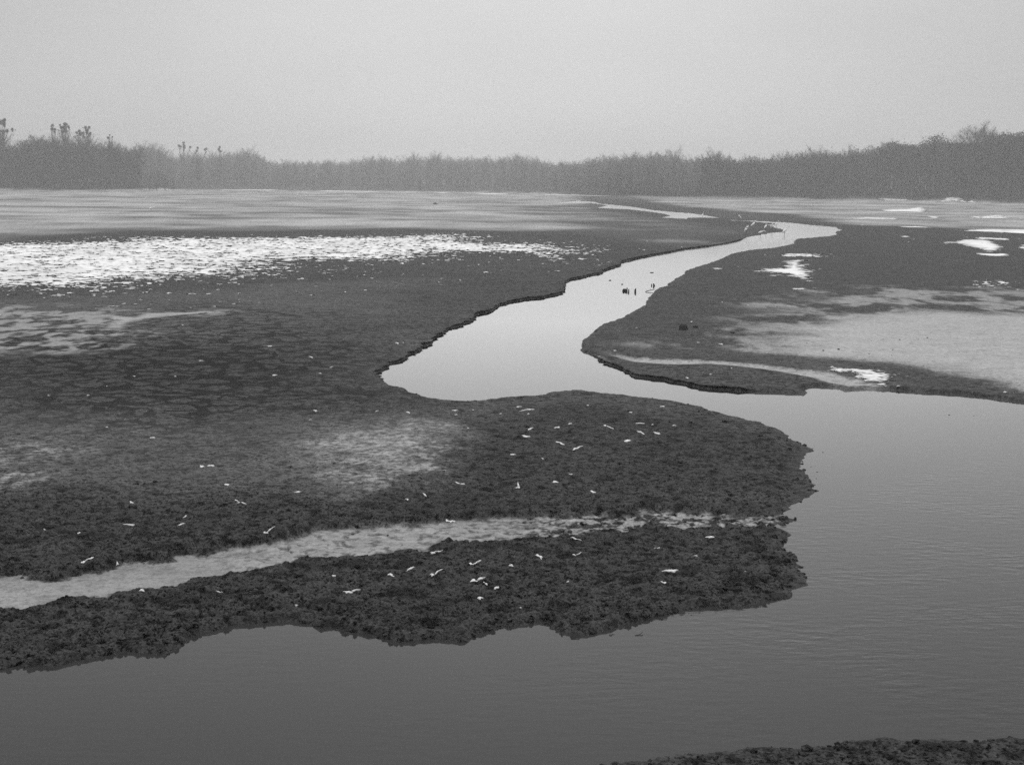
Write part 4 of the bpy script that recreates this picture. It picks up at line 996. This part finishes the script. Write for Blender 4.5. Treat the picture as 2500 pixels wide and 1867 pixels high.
EG = {}
def egret(px, py, pose, rz, label, group, scale=1.0, zoff=0.0, lift=0.05):
    xy = G(px, py, lift)
    if pose not in EG:
        v, f, fm = egret_mesh(pose)
        o = mesh_obj('egret', v, f, [M_feather, M_bill, M_leg], smooth=True, fmat=fm); EG[pose] = o
    else:
        o = EG[pose].copy(); C.objects.link(o)
    z = np.array([[surf(xy[0], xy[1])]])
    o.location = (xy[0], xy[1], max(float(z[0, 0]), -0.06) + zoff); o.rotation_euler = (0, 0, rz); o.scale = (scale * 1.1,) * 3
    return tag(o, label, 'egret', group)
PI = math.pi
GRP = 'egrets by the bend of the channel'
egret(1806, 540, 'hunched', PI - 0.3, 'white egret standing alone beyond the thin arm of the channel', GRP, 0.95)
egret(1838, 562, 'stretch', 0.2, 'white egret with its neck raised, second from the left of the near group', GRP)
egret(1822, 574, 'hunched', 0.15, 'hunched white egret nearest the channel bank, at the left of the near group', GRP, 1.05)
egret(1869, 567, 'upright', 0.6, 'upright white egret with a straight neck on the low mud tongue', GRP, 1.0)
egret(1884, 566, 'hunched', -1.2, 'slim white egret with head drawn in, right of the upright egret', GRP, 0.95)
egret(1895, 558, 'stretch', 0.4, 'egret wading in the small inlet behind the mud tongue', GRP, 0.9, lift=0.0)
egret(1857, 576, 'forage', 0.1, 'egret bending forward over the water at the bank', GRP, 0.85)
egret(1915, 577, 'stretch', 0.1, 'egret wading in open water right of the mud tongue', GRP, 1.05, lift=0.0)
egret(1715, 532, 'upright', 0.5, 'tiny egret standing in the far stream', 'far egrets', 0.9, lift=0.0)
egret(1372, 505, 'stretch', 0.0, 'lone small egret leaning forward, on the flats left of the far stream', 'far egrets')
egret(942, 467, 'upright', PI, 'upright white egret at the foot of the far wood', 'far egrets', 1.25)
egret(600, 488, 'stretch', 0.1, 'leftmost and largest egret of the far flock on the pale flats', 'far egrets', 1.2)
for i, (x, y) in enumerate([(678,484),(685,483),(726,481),(728,478),(721,486.5),(743,484),(748,484.5),(757,484),(776,478.5),(803,479),(844,480.5),(885,482),(610.6,476),(356,490.5),(369,519)]):
    egret(x, y, ('stretch', 'hunched', 'forage', 'hunched')[i % 4], random.uniform(-0.5, 0.5) + (PI if i % 5 == 2 else 0), 'tiny white egret of the scattered flock on the far pale flats', 'far flock of egrets', 1.0)

# ------------------------------------------------------------------ stakes, stones, drift wood
def stake(px, py, w, h, lean, label, seed):
    r = np.random.default_rng(seed); xy = G(px, py, 0.0); n_ = 9
    V_ = []; F_ = []
    lev = (-0.35, -0.02, 0.4, 0.75, 1.0)
    for k, t in enumerate(lev):
        for i in range(n_):
            a = 2 * PI * i / n_
            rr = w / 2 * (1.08 - 0.22 * max(t, 0)) * (1 + 0.16 * math.sin(3 * a + seed) + r.normal(0, 0.07))
            zt = t * h + (0.22 * h * math.cos(a + seed) + r.normal(0, 0.05 * h) if t == 1.0 else 0)
            V_.append((rr * math.cos(a) + lean * t * h, rr * math.sin(a), zt))
    for k in range(len(lev) - 1):
        for i in range(n_): F_.append((k * n_ + i, k * n_ + (i + 1) % n_, (k + 1) * n_ + (i + 1) % n_, (k + 1) * n_ + i))
    V_.append((lean * h, 0, h * 0.93)); F_ += [(4 * n_ + i, 4 * n_ + (i + 1) % n_, 5 * n_) for i in range(n_)]
    o = mesh_obj('wooden_stake', V_, F_, M_wood); o.location = (xy[0], xy[1], 0); o.scale.z = 0.72
    return tag(o, label, 'stake', 'old stakes in the channel')
stake(1521.5, 711, .085, .14, 0.05, 'leftmost stake of the tight cluster standing in the channel', 1)
stake(1525, 710.2, .08, .12, 0, 'short stake second in the tight cluster in the channel', 2)
stake(1528, 711, .075, .15, -.04, 'stake third in the tight cluster in the channel', 3)
stake(1530.5, 710.5, .06, .20, .05, 'tallest stake at the right end of the tight cluster in the channel', 4)
stake(1535, 713, .06, .16, .0, 'thin stake standing just right of the tight cluster', 5)
stake(1551, 713, .085, .20, .03, 'lone dark stake standing apart, right of the cluster', 6)
stake(1591, 697.5, .05, .11, -.1, 'thin bent stake near the right bank', 7)
stake(1596.5, 698, .09, .14, -.15, 'thick pointed stake near the right bank', 8)

def stone(px, py, sx, sy, sz, seed, label, group, name='stone', cat='stone', z=None, rz=0.0, flat=0.0):
    r = np.random.default_rng(seed); xy = G(px, py, 0.15 if z is None else z)
    nr, nc = 7, 11; V_ = [(0, 0, 1.0)]
    ph = r.uniform(0, 6, 6)
    for i in range(1, nr):
        th = PI * 0.62 * i / (nr - 1)
        for j in range(nc):
            a = 2 * PI * j / nc
            f = 1 + 0.13 * math.sin(2 * a + ph[0]) + 0.10 * math.sin(3 * a + ph[1] + 2 * th) + 0.09 * math.sin(5 * a + ph[2]) * math.sin(2 * th + ph[3]) + r.normal(0, 0.04)
            s = math.sin(th) ** (0.7 - flat * 0.3)
            V_.append((f * s * math.cos(a), f * s * math.sin(a), (math.cos(th) if th < PI / 2 else math.cos(th) * 0.5) * (1 - 0.25 * flat * (1 - math.sin(th)))))
    F_ = [(0, 1 + j, 1 + (j + 1) % nc) for j in range(nc)]
    for i in range(nr - 2):
        for j in range(nc): F_.append((1 + i * nc + j, 1 + (i + 1) * nc + j, 1 + (i + 1) * nc + (j + 1) % nc, 1 + i * nc + (j + 1) % nc))
    V_ = np.array(V_) * (sx / 2, sy / 2, sz)
    gz = np.array([[surf(xy[0], xy[1])]])
    o = mesh_obj(name, V_, F_, M_stone); o.location = (xy[0], xy[1], max(float(gz[0, 0]) - 0.005, -0.02)); o.rotation_euler.z = rz
    return tag(o, label, cat, group)
B1 = stone(1669, 804, .30, .28, .215, 11, 'large dark boulder with a rounded top on the mud right of the channel', 'boulders right of the channel', 'boulder', 'boulder')
stone(1698, 799, .165, .15, .10, 12, 'small square dark boulder beside the large one', 'boulders right of the channel', 'boulder', 'boulder', flat=1)
stone(1788, 812, .19, .14, .06, 13, 'low dark boulder lying apart, right of the other two', 'boulders right of the channel', 'boulder', 'boulder')
SILT = 'small dark stone on the smooth wet silt right of the creek'
for i, (x, y, w, lab) in enumerate([(2047.5,852,.085,'larger dark stone on the wet silt, just above the creek snow'),(2010,855,.065,'dark stone left of the larger stone on the wet silt'),(2196.5,828,.055,SILT),(2264,824,.06,'dark stone at the upper right of the wet silt'),(2242,827,.035,SILT),
      (2179.6,852.5,.04,SILT),(2121.5,863.5,.045,SILT),(2176.7,867,.035,SILT),(2255,893,.04,SILT),(2156,827,.03,SILT),(2127,831,.03,SILT),(2046,826,.03,SILT),(1970,836,.04,SILT),(2305,870,.035,SILT)]):
    stone(x, y, w, w * 1.3, w * 0.5, 40 + i, lab, 'stones on the wet silt')
for i, (x, y, w, lab) in enumerate([(2317.6,1013,.055,'single dark stone breaking the smooth water right of the spit'),(2377,1015,.045,'left one of two tiny stones in the water near the right edge'),(2387,1015.5,.04,'right one of two tiny stones in the water near the right edge'),(2452.7,1026,.04,'tiny stone in the water closest to the right edge'),
      (2009,1104,.05,'black lump in the water off the tip of the spit'),(1980,1139,.045,'dark lump by the low shore under the tip of the spit'),(1995,1152,.05,'dark lump farthest out beside the spit'),(1993,1168,.045,'lowest dark lump beside the spit'),(1963,1147,.07,'flat dark clod in the shallows of the spit'),
      (1688,1501,.045,'small dark clod in the water under the lower spit edge'),(1491,1550,.055,'left one of two clods touching at the lower spit edge'),(1497,1548,.045,'right one of two clods touching at the lower spit edge'),(1409,1559,.05,'dark clod at the lowest point of the spit')]):
    stone(x, y, w, w * 1.1, w * 0.55, 70 + i, lab, 'clods and stones in the water', z=0.0)
for i, (x, y, w, lab) in enumerate([(54,1408,.05,'round dark stone in the left end of the gully pool'),(351,1373,.03,'small dark stone on the upper rim of the gully pool'),(263,1391,.035,'flat dark stone at the upper rim of the gully pool, left one'),(1381,1306,.10,'black stone in the gully with the white sliver beside it'),
      (1391,1298,.08,'dark stone just behind the black stone in the gully'),(1508,1298,.09,'dark clod in the mottled right part of the gully'),(861,1303,.04,'small dark stone near the middle of the gully, left one'),(947,1306,.035,'small dark stone near the middle of the gully, right one'),(816,1129,.06,'black clod on the mud left of the pale silt patch'),
      (368,690,.12,'low dark lump on the cracked mud'),(258,842,.10,'dark clod by the pale streaks on the left mud'),(351,965,.09,'pointed dark clod among the mud cracks'),(391,823,.10,'flat dark clod at the edge of the cracked mud')]):
    stone(x, y, w, w * 1.2, w * 0.55, 100 + i, lab, 'stones and clods on the mud', z=0.03 if 1200 < y else 0.15)

def branch(name, pts, radii, label, m, z0=0.0):
    P_ = [np.array([*G(x, y, z0), z]) for x, y, z in pts[0]]
    parts = [tube(P_, radii, 6)]
    for br in pts[1:]:
        Q = [np.array([*G(x, y, z0), z]) for x, y, z in br]; parts.append(tube(Q, np.linspace(radii[0] * 0.6, radii[-1] * 0.6, len(Q)), 5))
    V_, F_ = join(parts); c = np.mean(np.array(P_), 0); c[2] = 0
    o = mesh_obj(name, np.array(V_) - c, F_, m); o.location = c
    return tag(o, label, 'branch')
branch('branch', [[(1576,712.5,.01),(1583,712.0,.05),(1590,711.5,.06),(1600,711,.10)], [(1587,711.6,.05),(1588,711.6,.14)], [(1580,712.2,.03),(1578,712,.08)], [(1593,711.3,.07),(1596,711.2,.13)]], [.014,.018,.015,.01], 'dark forked branch lying in the shallows at the right bank', M_wood)
branch('branch', [[(1550,1551,.002),(1560,1550,.006),(1567,1547,.015),(1570,1545,.022)], [(1562,1550,.006),(1569,1552,.004)]], [.003,.004,.003,.002], 'thin forked twig floating off the lower edge of the spit', M_wood)
branch('branch', [[(1587,666,.0),(1592,665.8,.012),(1596,665.8,.0)]], [.025,.03,.02], 'short dark drift wood floating in the channel above the stakes', M_wood)
branch('log', [[(1058,500.5,.12),(1062,500.3,.3),(1068,500.6,.15)]], [.2,.26,.15], 'dark log lying on the pale far flats left of the far stream', M_wood)
branch('drift_wood', [[(1487,685,.0),(1490,684.8,.02),(1492,684.8,.0)]], [.02,.025,.015], 'small dark drift wood floating in the channel, upper left of the stakes', M_wood)
branch('drift_wood', [[(1517,694.4,.0),(1519,694.3,.02),(1521,694.3,.0)]], [.02,.025,.015], 'small dark drift wood floating just above the cluster of stakes', M_wood)
# ------------------------------------------------------------------ winter haze over the flats
hz_m = bpy.data.materials.new('haze'); hz_m.use_nodes = True
hn_, hl_ = hz_m.node_tree.nodes, hz_m.node_tree.links
hn_.remove(hn_['Principled BSDF'])
pv = hn_.new('ShaderNodeVolumePrincipled'); pv.inputs['Color'].default_value = (0.93, 0.93, 0.93, 1)
pv.inputs['Density'].default_value = 0.00060; pv.inputs['Anisotropy'].default_value = 0.2
hl_.new(pv.outputs[0], hn_['Material Output'].inputs['Volume'])
hx = np.array([(x, y, z) for x in (-1500, 1500) for y in (-60, 1450) for z in (-1.7, 45)], float)
haze = mesh_obj('haze', hx, [(0,1,3,2),(4,6,7,5),(0,4,5,1),(2,3,7,6),(0,2,6,4),(1,5,7,3)], hz_m)
tag(haze, kind='stuff')
